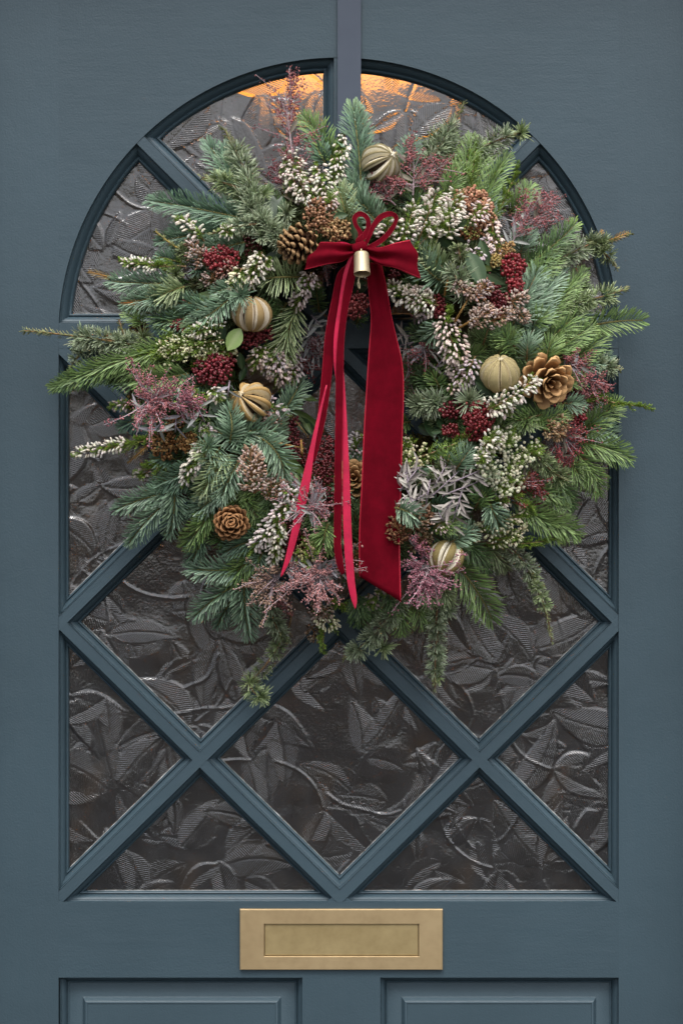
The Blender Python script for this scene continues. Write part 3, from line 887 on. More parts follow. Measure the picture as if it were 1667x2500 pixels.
# leaves share a few meshes; every leaf is an object of its own
def leaf_mesh(name, w, fold, curl, mt, c0, c1, nu=6, tip=0.9):
    b = MB(); u = np.linspace(0, 1, nu)
    v, c = [], []
    for t in u:
        ww = w * max(math.sin(PI * t ** tip), 0.0) ** 0.8 + 0.012
        for s_ in (-1, -0.5, 0, 0.5, 1):
            v.append((t, s_ * ww, fold * ww * abs(s_) - curl * t * t + 0.03 * math.sin(3 * t) * s_))
            c.append(np.array(c0) if s_ else np.array(c1))
    i = np.arange(nu - 1)[:, None] * 5; j = np.arange(4)[None]
    f = np.stack([i + j, i + 5 + j, i + 6 + j, i + 1 + j], -1).reshape(-1, 4)
    b.add(v, f, np.array(c))
    return b.mesh(name, mt)
LEAVES = {
    'dark': leaf_mesh('skimmia leaf', 0.23, 0.25, 0.12, LEAFM, (0.022, 0.048, 0.018), (0.05, 0.09, 0.035)),
    'mid': leaf_mesh('skimmia leaf', 0.22, 0.3, 0.10, LEAFM, (0.05, 0.095, 0.04), (0.11, 0.16, 0.08)),
    'light': leaf_mesh('round leaf', 0.30, 0.15, 0.06, LEAFM, (0.21, 0.31, 0.085), (0.30, 0.38, 0.15), tip=1.0),
    'lily': leaf_mesh('strap leaf', 0.12, 0.3, 0.2, LEAFM, (0.10, 0.16, 0.045), (0.15, 0.22, 0.08)),
}
NARROW = [leaf_mesh('narrow leaf', 0.080, 0.35, q, DRYLEAF, c, tuple(np.array(c) * 1.2), 5) for q, c in
          ((0.10, (0.36, 0.325, 0.295)), (0.28, (0.44, 0.41, 0.365)), (-0.12, (0.29, 0.25, 0.235)))]
SILVER = [leaf_mesh('silver leaf', 0.072, 0.35, q, DRYLEAF, c, tuple(np.array(c) * 1.2), 5) for q, c in
          ((0.15, (0.36, 0.37, 0.36)), (0.32, (0.42, 0.43, 0.40)), (-0.05, (0.30, 0.29, 0.32)))]
OLIVEL = [leaf_mesh('olive leaf', 0.095, 0.3, q, DRYLEAF, c, tuple(np.array(c) * 1.15), 5) for q, c in
          ((0.10, (0.165, 0.140, 0.105)), (0.2, (0.225, 0.205, 0.155)), (-0.1, (0.15, 0.115, 0.10)))]

def put_leaf(me, name, p, d, L, up, parent):
    d = Vector(d).normalized(); up = Vector(up); y = up.cross(d).normalized(); z = d.cross(y)
    o = bpy.data.objects.new(name, me); COL.objects.link(o)
    place(o, p, parent)
    m = Matrix((d, y, z)).transposed()
    o.rotation_euler = m.to_euler(); o.scale = (L, L, L)
    return o

def leaf(kind, x0, y0, x1, y1, lift=0.02, tilt=0.0):
    a = P(x0, y0, depth(x0, y0) + lift); q = P(x1, y1, depth(x1, y1) + lift + tilt)
    return put_leaf(LEAVES[kind], 'leaf', a, q - a, np.linalg.norm(q - a), VIEW + rng.normal(0, 0.25, 3), WREATH)

PINKB = (0.36, 0.095, 0.10)
def plume(x0, y0, x1, y1, w=90, n=16, col=PINKB, lift=0.024, spread=75, leaves=6, lk=None, beads=26, stemc=(0.42, 0.32, 0.34), full=False, leaf_len=42, r=1.9, aim=None):
    """feathery pink seed spray: fine branches set with beads, a few narrow leaves"""
    p = spine(x0, y0, x1, y1, 0, lift=lift); beads = int(beads * 0.72); col = tuple(np.array(col) * (0.92, 1.25, 1.2))
    T, N, B = frames(p)
    st, bd = MB(), MB()
    tube(st, p[::3], np.linspace(0.0013, 0.0006, len(p[::3])), stemc, 4)
    pts, cs = [], []
    for i in range(n):
        if full:
            c = p[-1] + rng.normal(0, 0.004, 3); a = rng.uniform(0, 2 * PI) if aim is None else R(rng.normal(aim, 78)); e = rng.uniform(0.1, 1.1)
            d = nrm(np.array([math.cos(a), -0.25 - 0.5 * math.cos(e), math.sin(a)]))
            ln = w * S * 0.5 * rng.uniform(0.5, 1.2)
        else:
            t = np.array([0.15 + 0.85 * i / n]); c = at_t(p, t)[0]
            a = R(rng.uniform(-spread, spread)); e = R(rng.uniform(-20, 50))
            d = nrm(at_t(T, t)[0] * math.cos(a) + at_t(B, t)[0] * math.sin(a) + VIEW * math.sin(e))
            ln = w * S * 0.62 * rng.uniform(0.6, 1.1)
        sag = rng.normal(0, 0.36 if full else 0.22, 3)
        s_ = np.linspace(0, 1, 7)[:, None]
        br = c + d * ln * s_ + sag * ln * s_ ** 2
        tube(st, br, np.linspace(0.0009 if full else 0.0007, 0.0004, 7), tuple(np.array(stemc) * (1.15 if full else 1.0)), 3)
        k = rng.uniform(0.55 if full else 0.35, 1.02, beads)
        q = at_t(br, np.clip(k, 0, 1)) + rng.normal(0, 0.0021, (beads, 3))
        pts.append(q); cs.append(jitter(col, beads, 0.28))
    pts = np.concatenate(pts); balls(bd, pts, r * S * rng.uniform(0.7, 1.25, len(pts)), np.concatenate(cs))
    o = st.build('seed_plume', BARK, WREATH, origin=p[0])
    tag(bd.build('seed_beads', BEAD, o, origin=p[0]), kind='stuff')
    for i in range(leaves):
        t = np.array([1.0 if full else rng.uniform(0.0, 0.7)]); c = at_t(p, t)[0]
        a = rng.uniform(0, 2 * PI) if full else R(rng.choice([-1, 1]) * rng.uniform(25, 80))
        d = at_t(T, t)[0] * math.cos(a) + at_t(B, t)[0] * math.sin(a) + VIEW * rng.uniform(-0.1, 0.5)
        if full: d = np.array([math.cos(a), rng.uniform(-0.6, 0.0), math.sin(a)])
        put_leaf((lk or OLIVEL)[rng.integers(3)], 'narrow_leaf', c, d, leaf_len * S * rng.uniform(0.7, 1.2), VIEW + rng.normal(0, 0.3, 3), o)
    return o

def grey(x0, y0, x1, y1, n=15, L=34, lift=0.022, lk=None, bow=0):
    """twig of narrow grey lilac leaves"""
    p = spine(x0, y0, x1, y1, bow, lift=lift); T, N, B = frames(p)
    st = MB(); tube(st, p[::3], np.linspace(0.0012, 0.0006, len(p[::3])), (0.33, 0.27, 0.32), 5)
    o = st.build('grey_leaf_sprig', BARK, WREATH, origin=p[0])
    for i in range(n):
        t = np.array([0.12 + 0.88 * i / n]); a = (1 if i % 2 else -1) * R(rng.uniform(18, 85)); e = rng.uniform(-0.35, 0.8)
        d = at_t(T, t)[0] * math.cos(a) + at_t(B, t)[0] * math.sin(a) + VIEW * e
        put_leaf((lk or NARROW)[rng.integers(3)], 'narrow_leaf', at_t(p, t)[0], d, L * S * rng.uniform(0.7, 1.15), VIEW + rng.normal(0, 0.35, 3), o)
    return o

def dried(x0, y0, x1, y1, w=55, n=160, col=(0.36, 0.235, 0.17), top=(0.52, 0.42, 0.37), lift=0.022):
    """dried brown flower spike: a mass of tiny papery florets"""
    p = spine(x0, y0, x1, y1, 0, lift=lift); T, N, B = frames(p)
    t = rng.uniform(0.1, 1, n); ph = rng.uniform(-100, 100, n) * PI / 180
    wr = w * S * 0.5 * np.sin(PI * (0.12 + 0.82 * t)) ** 0.6 * np.sqrt(rng.uniform(0.05, 1, n))
    rad = at_t(N, t) * np.cos(ph)[:, None] * 0.7 + at_t(B, t) * np.sin(ph)[:, None]
    b = MB(); c = jitter(col, n, 0.25); m = rng.random(n) < 0.5; c[m] = jitter(top, int(m.sum()), 0.15)
    bells(b, at_t(p, t) + rad * wr[:, None], rad + at_t(T, t) * 0.6 + rng.normal(0, 0.5, (n, 3)), 0.0042 * rng.normal(1, 0.2, n), 0.0013, c * 0.6, c, 5)
    st = MB(); tube(st, p[::3], 0.0010, BROWN, 4)
    for i in range(0, n, 4):
        tube(st, [at_t(p, np.array([max(0, t[i] - 0.12)]))[0], (at_t(p, t[i:i + 1])[0] + rad[i] * wr[i])], 0.0004, (0.3, 0.16, 0.07), 3)
    o = st.build('dried_flower_sprig', BARK, WREATH, origin=p[0])
    tag(b.build('florets', BEAD, o, origin=p[0]), kind='stuff')
    return o

def shoot(x0, y0, x1, y1, lift=0.02, col=(0.36, 0.2, 0.06), w=16, bow=0):
    """bare orange-brown twig tip with short scale leaves"""
    p = spine(x0, y0, x1, y1, bow, lift=lift); b = MB()
    fir_needles(b, p, w * 0.8, ((0.22, 0.12, 0.04), (0.30, 0.21, 0.07)), dens=0.7, ang=40, flat=0.1, thin=0.5)
    return sprig('brown_shoot', p, 0.0014, col, [('needles', b, NEEDLE)])

# ---- filling: small sprigs on the ring, darkened as painted shade, behind everything listed below
b = MB()
for i in range(210):
    th = rng.uniform(0, 2 * PI); r0 = rng.uniform(250, 430)
    ou = rng.uniform(60, 150) * (1 if r0 > 300 else 0.6)
    ta = th + rng.normal(0, 0.16)
    r1 = min(r0 + ou, 560)
    if rng.random() < 0.15 and r0 > 280: r1 = r0 - 70
    p = spine(WX + r0 * math.cos(th), WY + r0 * math.sin(th), WX + r1 * math.cos(ta), WY + r1 * math.sin(ta), rng.uniform(-12, 12), lift=rng.uniform(-0.025, 0.0), hump=0.016, n=20)
    k = rng.random()
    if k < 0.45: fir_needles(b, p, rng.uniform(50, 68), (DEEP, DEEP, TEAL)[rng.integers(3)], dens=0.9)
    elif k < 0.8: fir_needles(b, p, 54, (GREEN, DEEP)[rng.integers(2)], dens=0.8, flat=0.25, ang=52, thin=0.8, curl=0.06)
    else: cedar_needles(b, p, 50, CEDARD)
    tube(b, p[::4], 0.0014, (0.12, 0.09, 0.04), 4)
tag(b.build('backing_foliage', NEEDLE, WREATH, origin=P(WX, WY, 0.05)), kind='stuff')

# ---- upper left
fir(605, 545, 505, 345, 80, 8, TEAL, 0.004)
fir(600, 500, 545, 350, 70, -5, BLUE, 0.006)
fir(640, 545, 368, 490, 84, 4, TEAL, 0.014, tipc=(0.16, 0.24, 0.16))
fir(600, 585, 425, 560, 76, 0, TEAL, 0.004)
fir(555, 565, 385, 590, 62, 4, TEAL, 0.006)
fir(600, 590, 472, 602, 66, -6, BLUE, 0.016)
cedar(640, 560, 543, 308, 62, 12, CEDAR, 0.026, 0.24)
cedar(610, 470, 492, 432, 56, 4, PALE, 0.030, 0.3)
cedar(700, 590, 575, 455, 62, -10, CEDAR, 0.034, 0.15)
cedar(650, 545, 512, 572, 40, 6, CEDAR, 0.034, 0.4)
rosette(588, 372, 64, CEDARD, 0.02); rosette(612, 412, 56, CEDARD, 0.016); rosette(700, 520, 54, CEDAR, 0.03); rosette(615, 480, 60, CEDAR, 0.03); rosette(642, 475, 56, PALE, 0.03)
rosette(668, 560, 62, CEDAR, 0.034); rosette(640, 575, 58, CEDAR, 0.034)
leaf('dark', 648, 468, 668, 532, 0.026); leaf('dark', 690, 478, 676, 530, 0.022); leaf('dark', 690, 616, 640, 636, 0.02); leaf('dark', 655, 590, 690, 650, 0.012)
plume(728, 500, 696, 225, 130, 34, lift=0.012, spread=62, leaves=9, beads=30); plume(712, 300, 706, 166, 30, 12, lift=0.016, spread=30, leaves=0, beads=18)
plume(725, 470, 668, 420, 80, 14, (0.26, 0.06, 0.07), 0.006, 70, 4)
fir(818, 400, 738, 282, 78, 6, GREEN, 0.006); fir(795, 400, 752, 320, 60, 0, TEAL, 0.010)
fir(880, 460, 862, 258, 86, 4, GREEN, 0.014, pal=None) if False else fir(882, 470, 860, 256, 88, 4, TEAL, 0.014, tipc=(0.15, 0.24, 0.10))
fir(890, 380, 874, 252, 40, 3, BLUE, 0.008)
heather(705, 372, 768, 505, 78, 95, WHITE, 6, 0.026, 0.05, 1.0); heather(690, 400, 742, 480, 60, 46, PINKW, 0, 0.022, 0.1); heather(770, 400, 806, 500, 56, 50, WHITE, 0, 0.024, 0.1)
heather(842, 325, 812, 445, 56, 66, WHITE, -4, 0.024, 0.1, hang=0.8); heath(800, 450, 838, 330, 30, 0, lift=0.014)
heath(700, 480, 700, 365, 34, 0, CEDARD, 0.02)
fir(940, 565, 842, 425, 78, -6, BLUE, 0.018, curl=0.22); fir(850, 560, 820, 448, 76, 4, PALE, 0.020); fir(910, 520, 850, 470, 60, 0, BLUE, 0.014)

# ---- upper right
fir(985, 440, 1003, 338, 72, 4, TEAL, 0.010); fir(1010, 470, 975, 395, 60, 0, GREEN, 0.006)
cedar(1020, 430, 1132, 250, 58, 6, CEDAR, 0.012, 0.32, ); rosette(1045, 365, 64, CEDAR, 0.018); rosette(1090, 375, 70, CEDAR, 0.02); rosette(1060, 335, 56, PALE, 0.018)
fir(1095, 430, 1105, 322, 50, 0, GREEN, 0.006)
plume(1008, 475, 1012, 395, 110, 26, lift=0.024, spread=95, leaves=9, beads=28); plume(1000, 455, 925, 440, 70, 16, lift=0.026, spread=40, leaves=4, beads=26)
plume(1000, 430, 1004, 345, 60, 12, lift=0.024, spread=35, leaves=3); plume(1020, 440, 1085, 400, 70, 12, lift=0.024, spread=40, leaves=3)
plume(965, 500, 915, 450, 60, 10, (0.24, 0.05, 0.06), 0.016, 50, 4)
spruce(1120, 470, 1150, 332, 66, 4, GREEN, 0.012); spruce(1140, 500, 1190, 350, 62, 0, GREEN, 0.008); spruce(1090, 480, 1120, 385, 64, 0, GREEN, 0.012)
heath(1148, 480, 1162, 345, 46, 0, HEATH, 0.020); heath(1190, 560, 1262, 408, 46, 6, HEATH, 0.022); heath(1195, 470, 1225, 400, 40, 0, HEATH, 0.014)
cedar(1150, 372, 1275, 322, 62, -4, CEDAR, 0.014, 0.28); rosette(1272, 322, 60, PALE, 0.016, 70)
spruce(1170, 520, 1238, 378, 76, -6, GREEN, 0.012); spruce(1180, 560, 1215, 450, 66, 0, BLUE, 0.012); spruce(1240, 520, 1298, 452, 66, 4, GREEN, 0.008)
for q in ((1020, 590, 1065, 468, 76, 84), (1060, 600, 1118, 470, 74, 84), (985, 590, 1010, 505, 64, 46), (1100, 590, 1090, 500, 60, 40)): heather(*q, WHITE, 0, 0.030, 0.15, 1.0, hang=0.35)
heather(940, 600, 950, 535, 50, 26, WHITE, 0, 0.028, 0.1); heather(1140, 560, 1185, 498, 46, 36, PINKW, 0, 0.036, 0.2)
heath(1000, 620, 1060, 560, 60, 0, HEATH, 0.02); heath(930, 620, 990, 570, 50, 0, HEATH, 0.014)
seeds(1150, 488, 46, 34, 150, 3.6, (0.36, 0.17, 0.10), (0.50, 0.28, 0.18), 0.034); seeds(1182, 530, 30, 50, 130, 3.6, (0.36, 0.17, 0.10), (0.50, 0.28, 0.18), 0.032)
seeds(1148, 568, 28, 18, 80, 2.8, (0.20, 0.08, 0.03), (0.38, 0.40, 0.12), 0.030)
leaf('mid', 1120, 558, 1160, 540, 0.03); leaf('mid', 1165, 560, 1135, 545, 0.03); leaf('dark', 1058, 565, 1108, 606, 0.03); leaf('dark', 1105, 560, 1140, 590, 0.02); leaf('dark', 1075, 560, 1100, 600, 0.02)
heather(1200, 540, 1212, 615, 44, 44, PINKW, 0, 0.028, 0.0, hang=0.6); heather(1195, 590, 1160, 640, 44, 40, LILAC, 0, 0.022, 0.0); heather(1140, 600, 1120, 660, 40, 34, LILAC, 0, 0.02, 0.0)
plume(1245, 600, 1300, 500, 120, 28, lift=0.022, spread=55, leaves=8, beads=28, lk=SILVER); plume(1290, 540, 1352, 480, 60, 12, lift=0.018, spread=40, leaves=2, beads=18); plume(1290, 550, 1355, 525, 60, 10, lift=0.018, spread=35, leaves=2, beads=16)
seeds(1225, 606, 34, 22, 110, 3.0, (0.36, 0.20, 0.075), (0.46, 0.32, 0.14), 0.036); seeds(1206, 635, 18, 18, 60, 2.8, (0.34, 0.24, 0.08), (0.44, 0.38, 0.16), 0.034)
berries(1252, 650, 32, 32, 95, 4.9, (0.30, 0.026, 0.032), 0.040); berries(1258, 695, 22, 22, 55, 4.7, (0.30, 0.026, 0.032), 0.036); berries(1198, 700, 22, 34, 60, 4.6, lift=0.030); berries(1218, 745, 32, 34, 80, 4.6, lift=0.028)
leaf('mid', 1138, 612, 1186, 702, 0.046); leaf('mid', 1172, 585, 1192, 648, 0.042); leaf('mid', 1188, 668, 1232, 694, 0.048, 0.01); leaf('light', 1180, 648, 1200, 660, 0.04)
dried(1100, 690, 1168, 722, 34, 120, lift=0.04); dried(1150, 730, 1195, 690, 40, 110, (0.33, 0.17, 0.1), (0.5, 0.4, 0.38), 0.036); dried(1150, 800, 1195, 745, 46, 130, lift=0.038); dried(1180, 790, 1255, 760, 40, 110, lift=0.034); dried(1235, 740, 1285, 720, 40, 80, lift=0.03); dried(1255, 760, 1290, 780, 30, 60, lift=0.026)
shoot(1085, 720, 1095, 670, 0.036, w=6); shoot(1110, 785, 1145, 725, 0.042, w=5); shoot(1120, 800, 1190, 760, 0.04, w=6)
cedar(1140, 720, 1105, 650, 66, -6, CEDAR, 0.034, 0.15); rosette(1122, 680, 74, CEDAR, 0.040, 80); cedar(1125, 640, 1118, 600, 40, 0, CEDARD, 0.03)
fir(1085, 690, 1015, 600, 84, -14, BLUE, 0.022, curl=0.25); fir(1090, 660, 1030, 590, 70, -6, PALE, 0.018)
leaf('dark', 1020, 700, 1058, 680, 0.02); leaf('dark', 1060, 660, 1100, 635, 0.02)

# ---- right flank
fir(1280, 650, 1405, 545, 72, 6, DEEP, 0.012, tipc=(0.20, 0.30, 0.06)); spruce(1270, 620, 1285, 555, 70, 0, BLUE, 0.014); spruce(1290, 690, 1385, 605, 70, -4, GREEN, 0.014); spruce(1300, 640, 1360, 640, 60, 0, DEEP, 0.008)
cedar(1330, 655, 1465, 585, 56, -4, CEDAR, 0.012, 0.12); cedar(1440, 600, 1540, 568, 46, 4, CEDARD, 0.010, 0.62); cedar(1440, 590, 1505, 655, 46, -6, CEDARD, 0.012, 0.4)
shoot(1478, 590, 1536, 566, 0.012, w=20); shoot(1462, 590, 1470, 560, 0.012)
spruce(1250, 790, 1375, 655, 74, 6, BLUE, 0.020); spruce(1260, 760, 1320, 640, 72, 4, BLUE, 0.018); spruce(1310, 800, 1400, 680, 72, 0, GREEN, 0.014); spruce(1290, 830, 1345, 700, 70, 0, BLUE, 0.018)
spruce(1330, 770, 1425, 660, 66, 4, GREEN, 0.010); spruce(1330, 840, 1440, 740, 70, 0, GREEN, 0.016)
cedar(1370, 745, 1528, 705, 56, 4, PALE, 0.018, 0.2); rosette(1425, 705, 58, CEDAR, 0.02); rosette(1375, 745, 64, PALE, 0.024); rosette(1395, 775, 60, CEDAR, 0.02); rosette(1340, 750, 56, CEDAR, 0.022); rosette(1405, 720, 56, CEDAR, 0.022)
fir(1425, 800, 1572, 782, 68, -6, GREEN, 0.010, flat=0.15, ang=54, thin=0.85)
spruce(1350, 860, 1450, 792, 66, 0, GREEN, 0.022, tipc=(0.2, 0.28, 0.07)); spruce(1300, 790, 1340, 760, 60, 0, GREEN, 0.026, tipc=(0.24, 0.33, 0.08)); rosette(1338, 785, 60, GREEN, 0.026)
spruce(1215, 870, 1245, 800, 72, 0, DEEP, 0.020); spruce(1260, 850, 1220, 810, 70, 0, GREEN, 0.022); spruce(1285, 880, 1290, 820, 68, 0, BLUE, 0.024); spruce(1330, 890, 1345, 825, 70, 0, GREEN, 0.024); spruce(1370, 880, 1390, 815, 66, 0, GREEN, 0.018); spruce(1180, 840, 1195, 790, 66, 0, DEEP, 0.020)
spruce(1380, 890, 1475, 810, 72, 6, GREEN, 0.010); spruce(1400, 900, 1490, 870, 62, 0, BLUE, 0.008)
cedar(1440, 880, 1516, 902, 50, 4, CEDAR, 0.012, 0.2); rosette(1480, 890, 50, CEDAR, 0.014)
plume(1375, 900, 1425, 880, 80, 18, lift=0.026, spread=70, leaves=5, beads=30, lk=SILVER); plume(1400, 905, 1475, 950, 60, 20, lift=0.024, spread=55, leaves=3, beads=28); plume(1390, 930, 1440, 980, 46, 12, lift=0.02, spread=40, leaves=1)
spruce(1380, 935, 1430, 925, 46, 0, GREEN, 0.026); spruce(1375, 985, 1425, 985, 50, 0, BLUE, 0.028); spruce(1300, 1040, 1400, 1000, 52, 0, GREEN, 0.024)
heath(1430, 970, 1582, 994, 34, 2, HEATH, 0.012); heath(1400, 985, 1470, 960, 34, 0, HEATH, 0.012)
berries(1405, 958, 26, 14, 36, 4.2, (0.2, 0.02, 0.024), 0.02); berries(1408, 1012, 24, 24, 70, 4.8, (0.27, 0.022, 0.03), 0.03); berries(1375, 985, 22, 16, 34, 4.2, (0.14, 0.012, 0.016), 0.02)
spruce(1420, 1060, 1512, 985, 74, -6, GREEN, 0.006); spruce(1410, 1080, 1535, 1122, 76, -8, GREEN, 0.008); spruce(1400, 1100, 1460, 1205, 70, -10, GREEN, 0.006); spruce(1430, 1040, 1500, 1060, 70, 0, BLUE, 0.006); spruce(1390, 1130, 1430, 1180, 62, 0, GREEN, 0.010); spruce(1330, 1150, 1400, 1240, 60, -6, DEEP, 0.010)
dried(1330, 1040, 1370, 1060, 46, 110, (0.38, 0.22, 0.11), (0.5, 0.36, 0.22), 0.032); dried(1385, 1040, 1350, 1035, 44, 90, (0.38, 0.22, 0.11), (0.48, 0.34, 0.22), 0.03)
plume(1365, 1060, 1400, 1085, 100, 26, (0.34, 0.06, 0.065), 0.026, 95, 4, beads=26, lk=OLIVEL); plume(1360, 1080, 1375, 1130, 50, 10, (0.34, 0.06, 0.065), 0.026, 50, 2)
heather(1190, 1000, 1308, 925, 56, 90, WHITE, 6, 0.056, 0.0, hang=0.45); heather(1200, 985, 1245, 1000, 50, 30, PINKW, 0, 0.04, 0.0)
leaf('dark', 1240, 985, 1345, 995, 0.03); leaf('dark', 1160, 930, 1200, 965, 0.034); leaf('dark', 1178, 900, 1160, 950, 0.026)

# ---- inner right, beside the ribbon
heather(1085, 775, 1130, 890, 84, 100, PINKW, 4, 0.032, 0.02, hang=0.55, size=1.05); heather(1160, 870, 1120, 950, 56, 54, LILAC, 0, 0.026, 0.05); heather(1090, 880, 1140, 930, 50, 34, PINKW, 0, 0.024, 0.2); heather(1105, 960, 1120, 920, 40, 18, PINKW, 0, 0.024, 0.2)
spruce(1080, 790, 1042, 828, 66, 0, BLUE, 0.036); heather(1070, 745, 950, 700, 70, 84, WHITE, -6, 0.040, 0.1, hang=0.45); heather(1045, 760, 1010, 700, 64, 50, PINKW, 0, 0.036, 0.1); heather(1020, 770, 1035, 740, 50, 26, LILAC, 0, 0.03, 0.1)
berries(1068, 748, 22, 28, 75, 4.2, (0.22, 0.02, 0.026), 0.034); berries(962, 672, 14, 14, 24, 4, (0.12, 0.01, 0.014), 0.01)
heath(1090, 790, 1096, 750, 22, 0, HEATH, 0.04)
plume(1012, 790, 1008, 745, 70, 8, (0.30, 0.075, 0.075), 0.012, 60, 2, beads=10, lk=NARROW); plume(1030, 840, 1040, 860, 90, 24, (0.33, 0.085, 0.09), 0.022, 120, 7, beads=20, lk=SILVER); plume(995, 860, 1000, 940, 70, 8, (0.28, 0.07, 0.07), 0.008, 60, 2, beads=10, lk=NARROW)
for q in ((1000, 820, 965, 815), (1010, 835, 970, 845), (1060, 905, 1085, 870), (1080, 920, 1100, 895)): grey(*q, 5, 40, 0.014)
fir(1070, 960, 1020, 900, 60, 0, DEEP, 0.004); fir(1040, 930, 985, 900, 50, 0, DEEP, -0.004); fir(1075, 950, 1050, 900, 50, 0, GREEN, 0.014)
cedar(1080, 975, 1000, 990, 66, -4, CEDAR, 0.022, 0.1); rosette(1060, 985, 70, CEDAR, 0.030, 80); rosette(1025, 995, 66, CEDAR, 0.026, 70); rosette(1145, 980, 78, CEDAR, 0.038, 90); rosette(1220, 1005, 60, PALE, 0.03); rosette(1222, 1045, 64, CEDARD, 0.028)
fir(1000, 1030, 960, 1035, 50, 0, GREEN, 0.006); rosette(1285, 1030, 66, PALE, 0.032, 80); spruce(1330, 1010, 1250, 1030, 56, 0, GREEN, 0.026)
berries(1168, 1018, 40, 42, 150, 4.8, (0.26, 0.024, 0.03), 0.038); berries(1105, 1000, 34, 22, 60, 4.4, (0.2, 0.02, 0.028), 0.024); berries(1100, 1052, 22, 18, 34, 4.6, (0.2, 0.018, 0.022), 0.024); berries(1160, 1064, 30, 14, 40, 4.6, (0.2, 0.018, 0.022), 0.028)
leaf('mid', 1052, 1055, 1078, 1052, 0.03); leaf('dark', 1080, 1050, 1068, 1015, 0.02); leaf('dark', 1020, 1040, 1060, 1060, 0.01); leaf('dark', 1060, 1070, 1045, 1010, 0.012); leaf('dark', 1100, 1030, 1120, 1000, 0.01)
heath(975, 1130, 1135, 1072, 60, 4, HEATH, 0.026, buds=(60, (0.55, 0.52, 0.30), 3.6, 0.0, 0.45)); heath(960, 1130, 1000, 1085, 50, 0, HEATH, 0.02, buds=(50, (0.6, 0.55, 0.38), 3.8, 0.0, 1.0))
spruce(1110, 1150, 1150, 1095, 66, 0, BLUE, 0.024); spruce(1090, 1140, 1100, 1100, 60, 0, GREEN, 0.022)
for q in ((1180, 1120, 1225, 1060), (1230, 1150, 1310, 1085), (1220, 1190, 1180, 1120), (1230, 1180, 1270, 1120), (1210, 1100, 1250, 1060), (1200, 1200, 1280, 1170)): heath(*q, 50, 0, HEATH, 0.034, buds=(60, (0.68, 0.66, 0.48), 4.0, 0.1, 1.0))
heather(1180, 1090, 1215, 1060, 50, 30, WHITE, 0, 0.044, 0.0, hang=0.2); heather(1175, 1130, 1180, 1105, 30, 16, WHITE, 0, 0.044, 0.0, hang=0.2)
heath(1270, 1120, 1320, 1095, 30, 0, HEATH, 0.036); heath(1230, 1180, 1300, 1245, 30, 0, HEATH, 0.036, )
for q in ((1000, 1200, 990, 1140), (975, 1200, 1030, 1130), (960, 1165, 1010, 1150), (1050, 1215, 1120, 1150), (1060, 1190, 1090, 1130), (1100, 1180, 1190, 1140), (1080, 1210, 1170, 1175), (1130, 1190, 1100, 1290), (1110, 1210, 1075, 1270), (1040, 1230, 1050, 1170), (1000, 1230, 1045, 1200), (1020, 1250, 990, 1190), (1120, 1215, 1130, 1260), (985, 1215, 1020, 1260), (1085, 1280, 1070, 1250), (1150, 1170, 1210, 1150)): grey(*q, 9, 36, 0.030)
plume(1260, 1190, 1300, 1170, 80, 18, (0.24, 0.04, 0.04), 0.030, 80, 2); plume(1230, 1195, 1260, 1215, 70, 16, (0.24, 0.035, 0.03), 0.028, 90, 1); plume(1300, 1160, 1320, 1215, 50, 10, (0.26, 0.04, 0.04), 0.026, 60, 1)
cedar(1300, 1100, 1390, 1180, 54, 6, PALE, 0.026, 0.2); rosette(1200, 1155, 50, CEDAR, 0.046); rosette(1375, 1165, 56, PALE, 0.024)
spruce(1200, 1230, 1170, 1190, 62, 0, DEEP, 0.028); spruce(1160, 1240, 1180, 1200, 60, 0, GREEN, 0.024); spruce(1270, 1190, 1390, 1220, 56, -4, GREEN, 0.014)

for q in ((1090, 850, 1000, 800), (1095, 815, 1012, 745), (1085, 900, 992, 862), (1070, 700, 985, 690), (1080, 740, 990, 725), (1060, 955, 985, 945), (1040, 880, 1000, 905)): spruce(*q, 58, 0, DEEP, -0.012)
cedar(1075, 1445, 1064, 1560, 44, 4, CEDAR, 0.010, 0.1); rosette(1068, 1655, 42, PALE, 0.006, 44)
# ---- lower right
spruce(1250, 1225, 1375, 1315, 76, -4, GREEN, 0.014); spruce(1310, 1260, 1412, 1308, 70, -6, GREEN, 0.010); spruce(1330, 1210, 1390, 1240, 56, 0, GREEN, 0.008)
heather(1170, 1300, 1275, 1250, 70, 60, CREAM, 0, 0.032, 0.1, hang=0.15, size=0.75); heather(1200, 1320, 1270, 1310, 60, 56, CREAM, 0, 0.030, 0.1, hang=0.2, size=0.7); heather(1210, 1230, 1230, 1222, 40, 14, WHITE, 0, 0.034, 0.0, hang=0.1)
heath(1180, 1325, 1355, 1318, 36, 6, HEATH, 0.024); heath(1160, 1300, 1280, 1275, 56, 0, HEATH, 0.026, buds=(70, (0.62, 0.58, 0.36), 3.6, 0.0, 1.0))
fir(1195, 1230, 1222, 1290, 66, 0, BLUE, 0.040); spruce(1090, 1330, 1160, 1290, 56, 0, BLUE, 0.030); spruce(1060, 1290, 1120, 1270, 60, 0, GREEN, 0.020); spruce(1100, 1340, 1140, 1320, 50, 0, DEEP, 0.02)
fir(965, 1240, 1025, 1268, 60, -4, BLUE, 0.034); dried(985, 1320, 960, 1270, 60, 150, (0.12, 0.05, 0.02), (0.24, 0.12, 0.06), 0.026); dried(1010, 1290, 1040, 1240, 56, 120, (0.12, 0.055, 0.025), (0.30, 0.2, 0.13), 0.024); dried(1000, 1340, 1050, 1310, 40, 90, (0.14, 0.08, 0.03), (0.3, 0.22, 0.13), 0.02); heather(1060, 1290, 1085, 1270, 50, 24, PINKW, 0, 0.026, 0.0, size=0.7)
